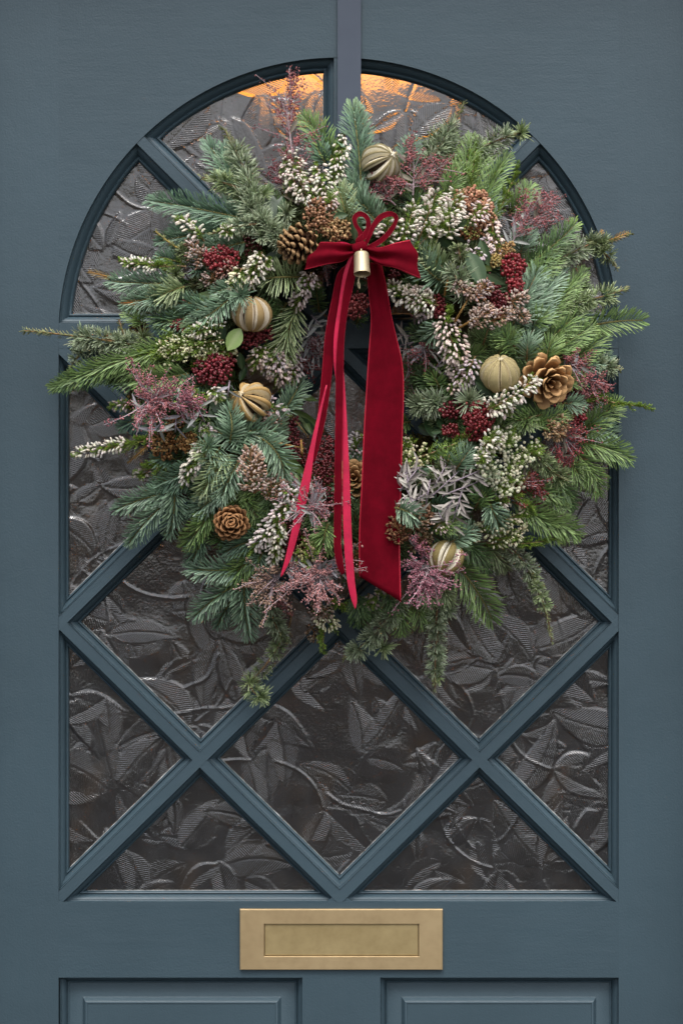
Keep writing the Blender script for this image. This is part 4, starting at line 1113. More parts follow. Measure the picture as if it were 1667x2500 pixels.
spruce(1130, 1320, 1190, 1395, 66, -6, DEEP, 0.012); fir(1105, 1370, 1202, 1515, 92, -8, GREEN, 0.010, flat=0.12, ang=56, thin=0.9); spruce(1180, 1330, 1235, 1390, 60, -4, CEDARD, 0.006)
cedar(1230, 1330, 1302, 1410, 48, -8, CEDAR, 0.014, 0.1); cedar(1290, 1395, 1347, 1572, 36, -10, PALE, 0.006, 0.5, )
plume(1040, 1385, 1038, 1390, 136, 58, (0.42, 0.13, 0.17), 0.050, full=True, aim=-95, leaves=8, lk=SILVER, beads=34); plume(1010, 1345, 1020, 1330, 70, 14, (0.34, 0.09, 0.12), 0.026, 90, 3, lk=SILVER)
spruce(1080, 1430, 1100, 1480, 50, 0, PALE, 0.014); rosette(1090, 1490, 60, CEDAR, 0.014); rosette(1060, 1470, 56, CEDARD, 0.012); spruce(1050, 1440, 1040, 1490, 50, 0, PALE, 0.014)
cedar(1078, 1480, 1062, 1690, 42, 6, CEDAR, 0.006, 0.22); rosette(1072, 1600, 50, CEDAR, 0.006); rosette(1065, 1630, 50, CEDAR, 0.006)
cedar(985, 1450, 838, 1612, 54, -14, CEDAR, 0.008, 0.1); rosette(952, 1500, 70, CEDAR, 0.014, 80); rosette(905, 1555, 64, CEDAR, 0.012, 70); rosette(935, 1580, 66, PALE, 0.010, 70); rosette(865, 1590, 54, CEDAR, 0.010)
spruce(975, 1470, 980, 1550, 56, 0, GREEN, 0.008); spruce(1010, 1470, 1040, 1530, 60, 0, GREEN, 0.004); spruce(950, 1440, 960, 1500, 60, 0, DEEP, 0.006); spruce(870, 1450, 880, 1525, 62, 0, DEEP, 0.006); spruce(900, 1450, 905, 1510, 60, 0, DEEP, 0.002)
heather(930, 1440, 900, 1480, 50, 30, (0.4, 0.33, 0.3), 0, 0.012, 0.0, size=0.7); seeds(872, 1365, 18, 50, 110, 3.4, (0.20, 0.12, 0.035), (0.34, 0.22, 0.09), 0.016)

# ---- bottom middle
for q in ((690, 1395, 740, 1380), (735, 1420, 800, 1400), (770, 1395, 850, 1380)): grey(*q, 14, 42, 0.034, SILVER)
plume(785, 1405, 778, 1408, 140, 52, (0.42, 0.15, 0.15), 0.052, full=True, aim=-125, leaves=14, lk=SILVER, beads=40, leaf_len=58); plume(672, 1418, 668, 1422, 120, 38, (0.36, 0.17, 0.13), 0.040, full=True, aim=190, leaves=12, lk=SILVER, beads=34, leaf_len=50)
plume(700, 1460, 690, 1480, 60, 12, (0.33, 0.10, 0.10), 0.024, 80, 2)
heath(750, 1390, 760, 1330, 60, 0, HEATH, 0.026, buds=(50, (0.52, 0.48, 0.22), 3.2, 0.0, 1.0)); heath(720, 1360, 770, 1330, 50, 0, HEATH, 0.022, buds=(30, (0.5, 0.48, 0.22), 3.0, 0.0, 1.0)); fir(800, 1280, 790, 1350, 66, 4, GREEN, 0.03)
heather(760, 1480, 815, 1530, 56, 60, CREAM, 0, 0.014, 0.2, size=0.8); dried(770, 1500, 800, 1480, 60, 130, (0.2, 0.13, 0.09), (0.42, 0.34, 0.28), 0.016); dried(760, 1530, 775, 1560, 40, 60, (0.16, 0.1, 0.06), (0.3, 0.24, 0.18), 0.006)
heath(775, 1480, 792, 1590, 26, 0, HEATH, 0.010); heath(800, 1460, 850, 1480, 40, 0, HEATH, 0.012)
heather(720, 1195, 620, 1335, 62, 120, (0.64, 0.57, 0.54), -8, 0.034, 0.02, hang=0.3); heather(690, 1255, 668, 1375, 44, 56, WHITE, 0, 0.030, 0.2, hang=0.4); heath(690, 1220, 680, 1340, 44, 0, HEATH, 0.024); heather(690, 1200, 725, 1215, 50, 30, (0.6, 0.54, 0.52), 0, 0.03, 0.0)
berries(700, 1300, 30, 44, 90, 3.9, (0.13, 0.016, 0.022), 0.024); berries(735, 1330, 22, 34, 60, 4.0, (0.16, 0.018, 0.022), 0.026); berries(795, 1095, 28, 30, 80, 3.8, (0.16, 0.018, 0.022), 0.026); berries(790, 1150, 28, 40, 95, 3.9, (0.16, 0.018, 0.022), 0.024); berries(800, 1220, 22, 30, 50, 3.9, (0.14, 0.016, 0.02), 0.020); berries(740, 1120, 26, 26, 40, 3.6, (0.14, 0.018, 0.02), 0.012); berries(712, 1040, 22, 34, 60, 3.8, (0.16, 0.02, 0.026), 0.016); berries(715, 1085, 26, 20, 44, 3.6, (0.16, 0.02, 0.024), 0.012)
plume(762, 1235, 755, 1240, 120, 34, (0.34, 0.10, 0.11), 0.034, full=True, leaves=14, lk=SILVER, beads=16, leaf_len=52); grey(720, 1220, 740, 1260, 8, 40, 0.028, SILVER); grey(760, 1180, 720, 1195, 8, 44, 0.02, SILVER); grey(800, 1190, 760, 1200, 6, 44, 0.02, SILVER)
shoot(650, 1075, 745, 1095, 0.03, w=4); shoot(735, 1075, 738, 1115, 0.03, w=6)
leaf('lily', 715, 970, 780, 970, 0.01); leaf('lily', 700, 990, 745, 985, 0.012); leaf('lily', 712, 1000, 790, 1050, 0.002); leaf('lily', 680, 1100, 750, 1165, 0.02); leaf('lily', 720, 1155, 735, 1190, 0.02); leaf('lily', 760, 1060, 735, 1010, 0.0); leaf('lily', 690, 1060, 705, 1010, 0.01); leaf('mid', 715, 1020, 775, 1060, -0.005)
shoot(705, 1005, 755, 1070, 0.01, (0.2, 0.14, 0.06), w=3)
heather(868, 1110, 872, 1065, 42, 30, LILAC, 0, 0.012, 0.0, hang=0.3); fir(870, 1150, 868, 1100, 50, 0, TEAL, 0.004); spruce(870, 1280, 865, 1230, 50, 0, DEEP, 0.0); fir(870, 1330, 868, 1260, 50, 0, DEEP, 0.0)

# ---- lower left
fir(430, 1200, 282, 1245, 64, 6, BLUE, 0.010); fir(420, 1215, 314, 1328, 66, 6, BLUE, 0.014); fir(425, 1190, 412, 1308, 66, -6, BLUE, 0.016); fir(480, 1140, 368, 1190, 60, 0, TEAL, 0.010); fir(470, 1160, 390, 1200, 56, 0, TEAL, 0.008)
berries(430, 1300, 26, 14, 40, 3.6, (0.07, 0.008, 0.008), -0.01); berries(440, 1210, 24, 18, 36, 3.6, (0.09, 0.01, 0.01), 0.006); fir(520, 1240, 448, 1335, 66, -4, GREEN, 0.012); fir(500, 1300, 466, 1380, 60, 0, TEAL, 0.004); fir(560, 1190, 470, 1262, 60, 4, BLUE, 0.016); fir(540, 1215, 440, 1250, 56, 0, TEAL, 0.006)
fir(560, 1110, 484, 1218, 66, 4, PALE, 0.024); fir(610, 1090, 538, 1225, 70, 8, BLUE, 0.026); fir(540, 1090, 494, 1165, 64, 4, BLUE, 0.022); fir(510, 1120, 478, 1095, 50, 0, PALE, 0.026); rosette(508, 1092, 66, BLUE, 0.036, 70)
fir(565, 1075, 690, 1060, 84, -18, BLUE, 0.022); fir(615, 1060, 695, 1168, 80, -22, BLUE, 0.030); fir(560, 1080, 556, 992, 66, 8, BLUE, 0.032); fir(600, 1080, 520, 1050, 66, 0, BLUE, 0.022); fir(640, 1060, 590, 1050, 66, 0, BLUE, 0.02); fir(565, 1100, 600, 1040, 70, 0, TEAL, 0.014)
dried(620, 1205, 612, 1095, 66, 260, (0.34, 0.21, 0.14), (0.55, 0.44, 0.38), 0.040); dried(650, 1220, 690, 1160, 50, 110, (0.26, 0.15, 0.1), (0.46, 0.36, 0.32), 0.022)
fir(650, 1310, 545, 1350, 70, 4, TEAL, 0.010); fir(600, 1385, 458, 1388, 72, -6, BLUE, 0.012); fir(640, 1340, 545, 1425, 72, 0, GREEN, 0.014); fir(590, 1420, 472, 1508, 70, 6, BLUE, 0.010); fir(596, 1410, 608, 1555, 76, 4, BLUE, 0.012); fir(625, 1410, 650, 1500, 66, -4, TEAL, 0.006); fir(570, 1450, 530, 1530, 56, 0, TEAL, 0.0); fir(640, 1350, 620, 1400, 60, 0, BLUE, 0.020); fir(560, 1330, 500, 1290, 56, 0, DEEP, 0.0)
cedar(660, 1430, 692, 1560, 48, 14, CEDAR, 0.010, 0.06); rosette(660, 1480, 70, CEDAR, 0.014, 80); rosette(675, 1520, 66, CEDAR, 0.010, 70); cedar(695, 1540, 605, 1670, 42, -10, CEDARD, 0.004, 0.1); cedar(606, 1660, 640, 1708, 50, 6, PALE, 0.004, 0.1); rosette(640, 1700, 62, PALE, 0.006, 60); shoot(705, 1480, 690, 1550, 0.0, (0.2, 0.12, 0.06), w=3, bow=-12)
heather(500, 1075, 452, 1172, 50, 56, WHITE, 0, 0.026, 0.1, hang=0.5); heath(500, 1080, 470, 1160, 36, 0, HEATH, 0.02)
seeds(402, 1085, 34, 38, 170, 3.2, (0.15, 0.062, 0.018), (0.34, 0.20, 0.075), 0.022); seeds(458, 1078, 26, 26, 120, 3.1, (0.17, 0.075, 0.022), (0.36, 0.22, 0.08), 0.024); seeds(430, 1030, 26, 16, 60, 2.8, (0.12, 0.055, 0.018), (0.26, 0.15, 0.05), 0.012); seeds(330, 985, 28, 36, 100, 3.0, (0.08, 0.05, 0.012), (0.16, 0.11, 0.03), 0.0)
heather(400, 1070, 182, 1108, 38, 90, WHITE, 2, 0.012, 0.40, hang=0.25, size=0.8, base=(0.3, 0.2, 0.14)); heath(420, 1050, 300, 1095, 50, 0, HEATH, 0.008); shoot(368, 1082, 310, 1132, 0.012); heather(360, 1155, 335, 1160, 36, 26, (0.42, 0.38, 0.34), 0, -0.004, 0.0, size=0.8); heather(330, 985, 275, 990, 32, 20, (0.4, 0.32, 0.3), 0, 0.0, 0.3, size=0.8); heath(420, 1130, 350, 1150, 50, 0, HEATH, 0.004); fir(430, 1120, 370, 1120, 50, 0, TEAL, 0.004)
plume(368, 965, 372, 978, 140, 58, (0.43, 0.125, 0.14), 0.050, full=True, aim=-10, leaves=6, lk=SILVER, beads=34, stemc=(0.50, 0.38, 0.42)); plume(420, 985, 465, 980, 76, 24, (0.38, 0.10, 0.13), 0.050, 75, 3, lk=SILVER, stemc=(0.50, 0.38, 0.42))
for q in ((395, 1020, 385, 1060), (430, 1020, 428, 1055), (480, 990, 500, 1030), (370, 1000, 330, 1015), (450, 1000, 440, 1040), (560, 930, 556, 970)): grey(*q, 4, 46, 0.034, SILVER)
heather(470, 1000, 440, 985, 46, 30, WHITE, 0, 0.036, 0.0, size=0.8); heath(500, 980, 470, 960, 36, 0, HEATH, 0.034, buds=(20, (0.5, 0.5, 0.2), 3, 0, 1)); heather(520, 950, 535, 970, 36, 20, WHITE, 0, 0.034, 0.0, size=0.9)
leaf('dark', 540, 1025, 530, 930, 0.026); leaf('dark', 510, 1000, 530, 1030, 0.026); leaf('mid', 445, 1055, 480, 1030, 0.030); leaf('dark', 455, 1010, 500, 1005, 0.028); leaf('dark', 600, 895, 585, 930, 0.02)
seeds(655, 1030, 34, 26, 110, 2.8, (0.30, 0.16, 0.1), (0.5, 0.40, 0.34), 0.026); heather(650, 990, 690, 1010, 60, 40, LILAC, 0, 0.022, 0.0); heather(500, 1045, 515, 1060, 40, 26, LILAC, 0, 0.02, 0.0, size=0.8)
fir(690, 1005, 735, 925, 66, 4, BLUE, 0.022); fir(680, 1050, 672, 990, 60, 0, BLUE, 0.018)

# ---- left flank
heather(720, 870, 640, 890, 80, 80, LILAC, 0, 0.026, 0.0, hang=0.5); heather(660, 850, 690, 930, 80, 80, PINKW, 0, 0.026, 0.1, hang=0.5); heather(725, 880, 700, 935, 60, 46, LILAC, 0, 0.024, 0.0, hang=0.5); heather(640, 850, 622, 890, 50, 30, PINKW, 0, 0.024, 0.1, hang=0.4)
spruce(725, 745, 686, 892, 82, 4, PALE, 0.034); fir(735, 676, 642, 680, 92, 2, PALE, 0.036, flat=0.1, ang=76, thin=0.85); fir(700, 740, 660, 800, 66, 0, DEEP, 0.016); fir(780, 760, 770, 700, 46, 0, DEEP, 0.006); fir(650, 790, 640, 740, 60, 0, DEEP, 0.014); fir(690, 800, 655, 760, 60, 0, DEEP, 0.014)
heather(760, 665, 722, 745, 50, 60, (0.64, 0.54, 0.52), 0, 0.040, 0.0, hang=0.4); heather(750, 690, 770, 690, 40, 14, PINKW, 0, 0.034, 0.1)
for q in ((745, 790, 790, 830), (735, 830, 785, 860), (745, 850, 780, 880), (760, 770, 790, 800)): grey(*q, 9, 46, 0.012, SILVER)
plume(745, 800, 770, 870, 80, 22, (0.20, 0.055, 0.06), 0.012, 80, 5, lk=SILVER, beads=16); plume(735, 880, 765, 900, 60, 10, (0.26, 0.05, 0.05), 0.008, 60, 2, lk=SILVER, beads=14)
heath(640, 870, 690, 820, 50, 0, HEATH, 0.02); heath(600, 880, 650, 850, 40, 0, HEATH, 0.02)
berries(606, 820, 34, 30, 80, 4.4, (0.22, 0.024, 0.03), 0.030); berries(640, 812, 30, 26, 60, 4.2, (0.24, 0.03, 0.034), 0.028); berries(518, 902, 48, 42, 150, 4.6, (0.22, 0.02, 0.03), 0.030); berries(540, 880, 36, 26, 60, 4.2, (0.22, 0.024, 0.028), 0.026); berries(540, 630, 46, 30, 130, 4.7, (0.28, 0.024, 0.03), 0.032); berries(445, 795, 30, 16, 44, 4.4, (0.2, 0.02, 0.024), 0.014); berries(452, 748, 10, 14, 18, 4.2, (0.2, 0.02, 0.024), 0.014); berries(610, 600, 30, 30, 50, 3.6, (0.14, 0.02, 0.022), 0.012); berries(555, 658, 34, 22, 50, 3.4, (0.2, 0.06, 0.05), 0.022)
leaf('light', 588, 800, 556, 855, 0.046); leaf('light', 560, 800, 592, 860, 0.044) if False else None
leaf('dark', 585, 860, 592, 905, 0.03); leaf('dark', 628, 850, 612, 885, 0.03); leaf('dark', 545, 790, 530, 850, 0.016); leaf('dark', 580, 730, 555, 775, 0.02); leaf('lily', 545, 715, 448, 732, 0.02); leaf('dark', 555, 830, 575, 800, 0.03)
fir(590, 700, 455, 800, 66, -8, BLUE, 0.028, tipc=(0.20, 0.28, 0.12)); fir(600, 690, 520, 715, 50, 0, BLUE, 0.024); rosette(588, 720, 80, BLUE, 0.05, 60); fir(520, 740, 450, 770, 60, 0, TEAL, 0.012)
heather(640, 615, 610, 690, 56, 56, WHITE, 0, 0.030, 0.1, hang=0.5); heather(590, 655, 570, 705, 44, 36, CREAM, 0, 0.030, 0.1, hang=0.4); heath(640, 640, 600, 680, 50, 0, HEATH, 0.022); heather(650, 630, 648, 655, 30, 12, WHITE, 0, 0.032, 0.0)
fir(430, 690, 268, 685, 76, -4, BLUE, 0.010); fir(430, 720, 298, 742, 66, 2, BLUE, 0.016); fir(450, 700, 370, 735, 70, 4, PALE, 0.022); fir(470, 790, 345, 760, 70, 0, DEEP, 0.004); fir(480, 770, 380, 790, 70, 0, TEAL, 0.004); fir(500, 740, 400, 740, 60, 0, TEAL, 0.008); rosette(378, 728, 62, BLUE, 0.028, 70); rosette(430, 670, 56, CEDARD, 0.02); rosette(490, 655, 60, TEAL, 0.02)
shoot(275, 678, 215, 662, 0.010, w=20); shoot(362, 740, 290, 738, 0.016, (0.45, 0.17, 0.05)); spruce(350, 790, 300, 760, 40, 0, GREEN, 0.006, tipc=(0.2, 0.2, 0.05))
heath(455, 650, 298, 640, 40, 0, HEATH, 0.018); heather(420, 652, 300, 640, 36, 34, WHITE, 0, 0.024, 0.3, hang=0.2, size=0.85); fir(440, 640, 385, 625, 50, 0, TEAL, 0.004)
heather(500, 590, 436, 532, 40, 34, WHITE, 4, 0.026, 0.2, hang=0.4); dried(505, 650, 462, 590, 46, 110, (0.26, 0.15, 0.1), (0.46, 0.37, 0.33), 0.026); dried(580, 660, 520, 650, 44, 80, (0.3, 0.14, 0.1), (0.42, 0.28, 0.24), 0.02); dried(520, 690, 515, 660, 50, 70, (0.16, 0.09, 0.06), (0.36, 0.28, 0.24), 0.016)
cedar(470, 625, 378, 562, 34, -4, CEDARD, 0.014, 0.75, (0.3, 0.22, 0.06)); heather(560, 570, 545, 560, 40, 20, WHITE, 0, 0.04, 0.0, size=0.8)
heath(560, 870, 420, 820, 60, 0, HEATH, 0.022); heather(545, 830, 390, 850, 80, 110, CREAM, 0, 0.028, 0.05, hang=0.1, size=0.62); heather(540, 790, 470, 810, 56, 46, WHITE, 0, 0.030, 0.0, hang=0.15, size=0.75); heath(580, 860, 480, 880, 50, 0, HEATH, 0.018, buds=(60, (0.6, 0.6, 0.36), 3.4, 0.1, 1.0)); heath(500, 840, 390, 870, 60, 0, HEATH, 0.022, buds=(60, (0.6, 0.6, 0.36), 3.2, 0.0, 0.9))
spruce(420, 845, 130, 948, 66, 8, GREEN, 0.010, 0.0, (0.10, 0.16, 0.06)); fir(300, 905, 126, 945, 62, 6, DEEP, 0.006, tipc=(0.12, 0.17, 0.06)); spruce(430, 880, 250, 925, 62, 4, GREEN, 0.004); fir(390, 930, 270, 930, 66, 0, DEEP, -0.002); heath(430, 850, 290, 880, 50, 0, HEATH, 0.012)
fir(460, 912, 322, 928, 70, -4, GREEN, 0.018, flat=0.12); fir(500, 940, 400, 950, 60, 0, TEAL, 0.010)
cedar(360, 848, 52, 806, 54, 4, CEDAR, 0.008, 0.46, (0.26, 0.16, 0.07)); cedar(215, 845, 168, 905, 34, 4, CEDAR, 0.010, 0.45, (0.30, 0.19, 0.07)); rosette(232, 850, 62, CEDAR, 0.012, 70); rosette(262, 855, 54, CEDAR, 0.012); rosette(288, 835, 54, CEDAR, 0.012); rosette(350, 822, 58, CEDARD, 0.012); rosette(190, 832, 56, CEDAR, 0.010)
cedar(312, 850, 290, 778, 44, 0, CEDARD, 0.010, 0.5); seeds(340, 800, 24, 18, 60, 3.0, (0.10, 0.045, 0.015), (0.2, 0.12, 0.03), 0.0); seeds(265, 825, 14, 14, 30, 3.0, (0.14, 0.05, 0.015), (0.2, 0.1, 0.03), 0.0)

# ---- round the top of the opening
seeds(782, 525, 42, 44, 190, 3.3, (0.25, 0.12, 0.06), (0.42, 0.24, 0.14), 0.034); seeds(822, 560, 36, 30, 120, 3.3, (0.27, 0.15, 0.065), (0.46, 0.31, 0.15), 0.036); seeds(850, 560, 18, 24, 60, 2.8, (0.17, 0.085, 0.04), (0.28, 0.16, 0.085), 0.026)
heather(800, 500, 812, 480, 40, 20, PINKW, 0, 0.03, 0.0); leaf('mid', 812, 530, 850, 522, 0.036); leaf('mid', 868, 520, 868, 588, 0.034); leaf('mid', 780, 610, 800, 575, 0.03); leaf('dark', 855, 690, 895, 690, 0.01); leaf('dark', 895, 700, 858, 715, 0.008)
berries(868, 744, 32, 34, 120, 4.6, (0.30, 0.05, 0.05), 0.062); fir(870, 790, 880, 770, 40, 0, DEEP, -0.01); plume(800, 640, 790, 650, 60, 12, (0.2, 0.06, 0.06), 0.01, 80, 2)

# ---------------------------------------------------------------- pine cones
def scale_mesh(name, w, thick, cup, c_in, c_tip, fall=2.5):
    b = MB(); nu, nv = 5, 4
    v, c = [], []
    for side in (1, -1):
        for i in range(nu):
            t = i / (nu - 1)
            ww = w * (0.28 + 0.72 * t ** 0.7) * (1 if t < 0.9 else 0.80)
            th = thick * (0.25 + 0.75 * t ** 3)
            for j in range(nv):
                q = (j / (nv - 1) - 0.5) * 2
                x = t - 0.14 * q * q * t
                v.append((x, q * ww * 0.5, cup * t * t + 0.10 * q * q * t + side * th * 0.5 * (1 - 0.8 * abs(q) ** 3)))
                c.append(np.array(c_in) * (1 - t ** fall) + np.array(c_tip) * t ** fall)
    f = []
    k = nu * nv
    for i in range(nu - 1):
        for j in range(nv - 1):
            a = i * nv + j; f += [(a, a + nv, a + nv + 1, a + 1), (k + a, k + a + 1, k + a + nv + 1, k + a + nv)]
    e = (nu - 1) * nv
    for j in range(nv - 1): f.append((e + j, k + e + j, k + e + j + 1, e + j + 1))
    for i in range(nu - 1):
        for j, s_ in ((0, 1), (nv - 1, -1)):
            a = i * nv + j; q = (a, k + a, k + a + nv, a + nv); f.append(q if s_ > 0 else q[::-1])
    b.add(v, np.array(f), np.array(c))
    return b.mesh(name, SCALE)
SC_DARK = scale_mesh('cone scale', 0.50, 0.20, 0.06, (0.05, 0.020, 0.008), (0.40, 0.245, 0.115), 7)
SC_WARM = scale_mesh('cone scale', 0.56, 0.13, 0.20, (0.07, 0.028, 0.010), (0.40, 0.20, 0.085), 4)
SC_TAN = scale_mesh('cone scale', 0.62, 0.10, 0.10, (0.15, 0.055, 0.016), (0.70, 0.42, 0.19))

def cone(px, py, d, axis, R0, H, label, me, n=72, op0=105, op1=25, ls=0.62, core=0.30):
    """scales in a 137.5 degree spiral round `axis` (base -> tip); R0 radius and H length in pixels"""
    c = P(px, py, d); ax = nrm(np.array(axis, float)); R0 *= S; H *= S
    base = c - ax * H * 0.5
    o = tag(empty('pine_cone', c), label, 'pine cone', 'pine cones wired into the wreath')
    q = Vector(ax).to_track_quat('Z', 'Y').to_matrix()
    A, B_ = np.array(q.col[0]), np.array(q.col[1])
    b = MB(); lathe(b, [(0.001, 0), (R0 * core * 0.8, H * 0.06), (R0 * core, H * 0.35), (R0 * core * 0.7, H * 0.7), (0.001, H * 0.92)], base, ax, 10, (0.07, 0.03, 0.012))
    b.build('core', SCALE, o)
    for i in range(n):
        f = i / (n - 1); th = i * 2.39996
        rad = A * math.cos(th) + B_ * math.sin(th)
        op = R(op0 + (op1 - op0) * f ** 0.85 + rng.normal(0, 3))
        env = math.sin(PI * (0.16 + 0.74 * f)) ** 0.65
        if f > 0.93: env *= 0.75
        L = R0 * ls * 1.25 * env * rng.uniform(0.93, 1.05)
        pos = base + ax * H * (0.06 + 0.74 * f) + rad * R0 * core * 0.75 * (1 - 0.8 * f ** 2)
        dd = ax * math.cos(op) + rad * math.sin(op)
        s_ = put_leaf(me, 'scale', pos, dd, L, ax * math.sin(op) - rad * math.cos(op) + rng.normal(0, 0.05, 3), o)
        k = rng.uniform(0.88, 1.12); s_.scale = (L, L * k, L)
    return o
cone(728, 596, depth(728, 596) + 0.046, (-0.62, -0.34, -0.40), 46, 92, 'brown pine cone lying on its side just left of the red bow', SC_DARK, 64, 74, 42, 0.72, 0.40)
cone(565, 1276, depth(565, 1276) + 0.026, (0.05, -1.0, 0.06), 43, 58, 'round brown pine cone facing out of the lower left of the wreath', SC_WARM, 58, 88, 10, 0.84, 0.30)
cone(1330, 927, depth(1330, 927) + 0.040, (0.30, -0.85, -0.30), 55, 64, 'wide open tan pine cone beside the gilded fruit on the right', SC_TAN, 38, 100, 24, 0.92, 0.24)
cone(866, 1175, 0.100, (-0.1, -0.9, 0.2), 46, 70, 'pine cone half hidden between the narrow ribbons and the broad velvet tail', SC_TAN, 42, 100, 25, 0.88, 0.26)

# ---------------------------------------------------------------- dried slit fruit, brushed with gold
RIND, n_, l_, b_ = mat('dried rind dusted with gold')
at_ = n_.new('ShaderNodeAttribute'); at_.attribute_name = 'tint'
t_ = noise(n_, l_, 500, 3); mr_ = n_.new('ShaderNodeMapRange'); mr_.inputs['To Min'].default_value = 0.72; mr_.inputs['To Max'].default_value = 1.25; mr_.inputs['From Min'].default_value = 0.3; mr_.inputs['From Max'].default_value = 0.7
mx_ = n_.new('ShaderNodeVectorMath'); mx_.operation = 'SCALE'
l_.new(t_.outputs[0], mr_.inputs[0]); l_.new(at_.outputs['Color'], mx_.inputs[0]); l_.new(mr_.outputs[0], mx_.inputs['Scale']); l_.new(mx_.outputs[0], b_.inputs['Base Color'])
b_.inputs['Roughness'].default_value = 0.55; b_.inputs['Specular IOR Level'].default_value = 0.4
l_.new(bump(n_, l_, t_.outputs[0], 0.0006, 0.7).outputs[0], b_.inputs['Normal'])

def peel_mesh(half, rind, pith, puff=1.0, cut=0.6):
    """one strip of rind between two slits: a curved channel with pale cut edges, unit radius, pole to pole along z"""
    b = MB(); nu = 11
    v, c = [], []
    e = cut
    cols = [(-0.84, 0.55, pith), (-1.0, 0.85, pith), (-e - 0.04, 0.985, pith), (-e + 0.02, 1.0, rind), (-e * 0.5, 1.06 * puff, rind), (e * 0.5, 1.06 * puff, rind), (e - 0.02, 1.0, rind), (e + 0.04, 0.985, pith), (1.0, 0.85, pith), (0.84, 0.55, pith)]
    for i in range(nu):
        lat = -PI / 2 + PI * (0.04 + 0.92 * i / (nu - 1))
        wv = 0.55 + 0.45 * math.cos(lat)
        for k, r_, col in cols:
            a = k * half * (0.9 + 0.1 * wv)
            rr = 1 - (1 - r_) * wv
            v.append((rr * math.cos(lat) * math.cos(a), rr * math.cos(lat) * math.sin(a), 0.92 * rr * math.sin(lat))); c.append(col)
    m = len(cols); i = np.arange(nu - 1)[:, None] * m; j = np.arange(m - 1)[None]
    b.add(v, np.stack([i + j, i + j + 1, i + m + j + 1, i + m + j], -1).reshape(-1, 4), np.array(c))
    return b.mesh('peel strip', RIND)

def fruit(px, py, d, axis, r, label, rind, pith, n=9, fill=0.9, star=True, spin=0.0, cut=0.6):
    c = P(px, py, d); ax = nrm(np.array(axis, float)); r *= S
    o = tag(empty('dried_fruit', c), label, 'dried fruit', 'gilded dried fruit in the wreath')
    b = MB(); lathe(b, [(0.001, -0.62 * r), (0.45 * r, -0.5 * r), (0.70 * r, 0), (0.45 * r, 0.5 * r), (0.001, 0.62 * r)], c, ax, 14, (0.045, 0.025, 0.012)); b.build('core', SCALE, o)
    q = Vector(ax).to_track_quat('Z', 'Y').to_matrix()
    mes = [peel_mesh(PI / n * f, rind, pith, p_, c_) for f, p_, c_ in ((fill, 1.0, cut), (fill * 0.92, 1.02, cut * 1.08), (fill * 1.04, 0.98, cut * 0.92))]
    for i in range(n):
        s_ = bpy.data.objects.new('peel_strip', mes[i % 3]); COL.objects.link(s_); place(s_, c, o)
        s_.rotation_euler = (q @ Matrix.Rotation(2 * PI * i / n + spin + rng.normal(0, 0.07), 3, 'Z') @ Matrix.Rotation(rng.normal(0, 0.05), 3, 'X')).to_euler()
        k = r * rng.uniform(0.90, 1.08); s_.scale = (k, k * rng.uniform(0.95, 1.1), r * rng.uniform(0.96, 1.02))
    if star:
        A, B_ = np.array(q.col[0]), np.array(q.col[1]); b = MB()
        top = c + ax * r * 0.93
        ring = []
        for i in range(10):
            a = i * PI / 5; rr = r * (0.22 if i % 2 == 0 else 0.10)
            ring.append(top + (A * math.cos(a) + B_ * math.sin(a)) * rr + ax * (0.03 * r if i % 2 == 0 else 0.0))
        v = np.array(ring + [top + ax * 0.07 * r, top - ax * 0.06 * r]); i = np.arange(10)
        b.add(v, np.concatenate([np.stack([i, (i + 1) % 10, np.full(10, 10)], 1), np.stack([(i + 1) % 10, i, np.full(10, 11)], 1)]), tuple(np.array(pith) * 0.9)); b.build('calyx', RIND, o, smooth=False)
    return o
GOLD = (0.215, 0.150, 0.052); OLIVE = (0.30, 0.25, 0.12); PITH = (0.62, 0.52, 0.34); ORANGE = (0.52, 0.33, 0.12)
fruit(614, 766, depth(614, 766) + 0.046, (0.10, -0.32, 0.95), 43, 'upright gilded fruit with curved slits above a pale green leaf on the left', (0.38, 0.26, 0.11), (0.80, 0.70, 0.54), 8, 0.80, False, 0.35, 0.70)
fruit(610, 982, depth(610, 982) + 0.046, (-0.42, -0.80, 0.42), 47, 'orange gold dried fruit split into a fan of strips, left of the ribbon', ORANGE, (0.80, 0.67, 0.44), 11, 0.68, True, 0.0, 0.58)
fruit(927, 398, depth(927, 398) + 0.050, (0.66, -0.62, 0.34), 46, 'olive gold fruit with wide slits at the top of the wreath', OLIVE, (0.84, 0.77, 0.60), 11, 0.70, True, 0.0, 0.46)
fruit(1222, 912, depth(1222, 912) + 0.046, (-0.06, -0.62, 0.74), 44, 'dull gold dried fruit with closed slits next to a tan cone', (0.42, 0.34, 0.16), (0.72, 0.62, 0.40), 10, 0.94, True, 0.0, 0.76)
fruit(1087, 1364, depth(1087, 1364) + 0.044, (-0.35, -0.30, -0.85), 44, 'green gold fruit with white slit edges below right of the velvet ribbon', (0.235, 0.180, 0.062), (0.86, 0.80, 0.64), 8, 0.80, True, 0.5, 0.58)

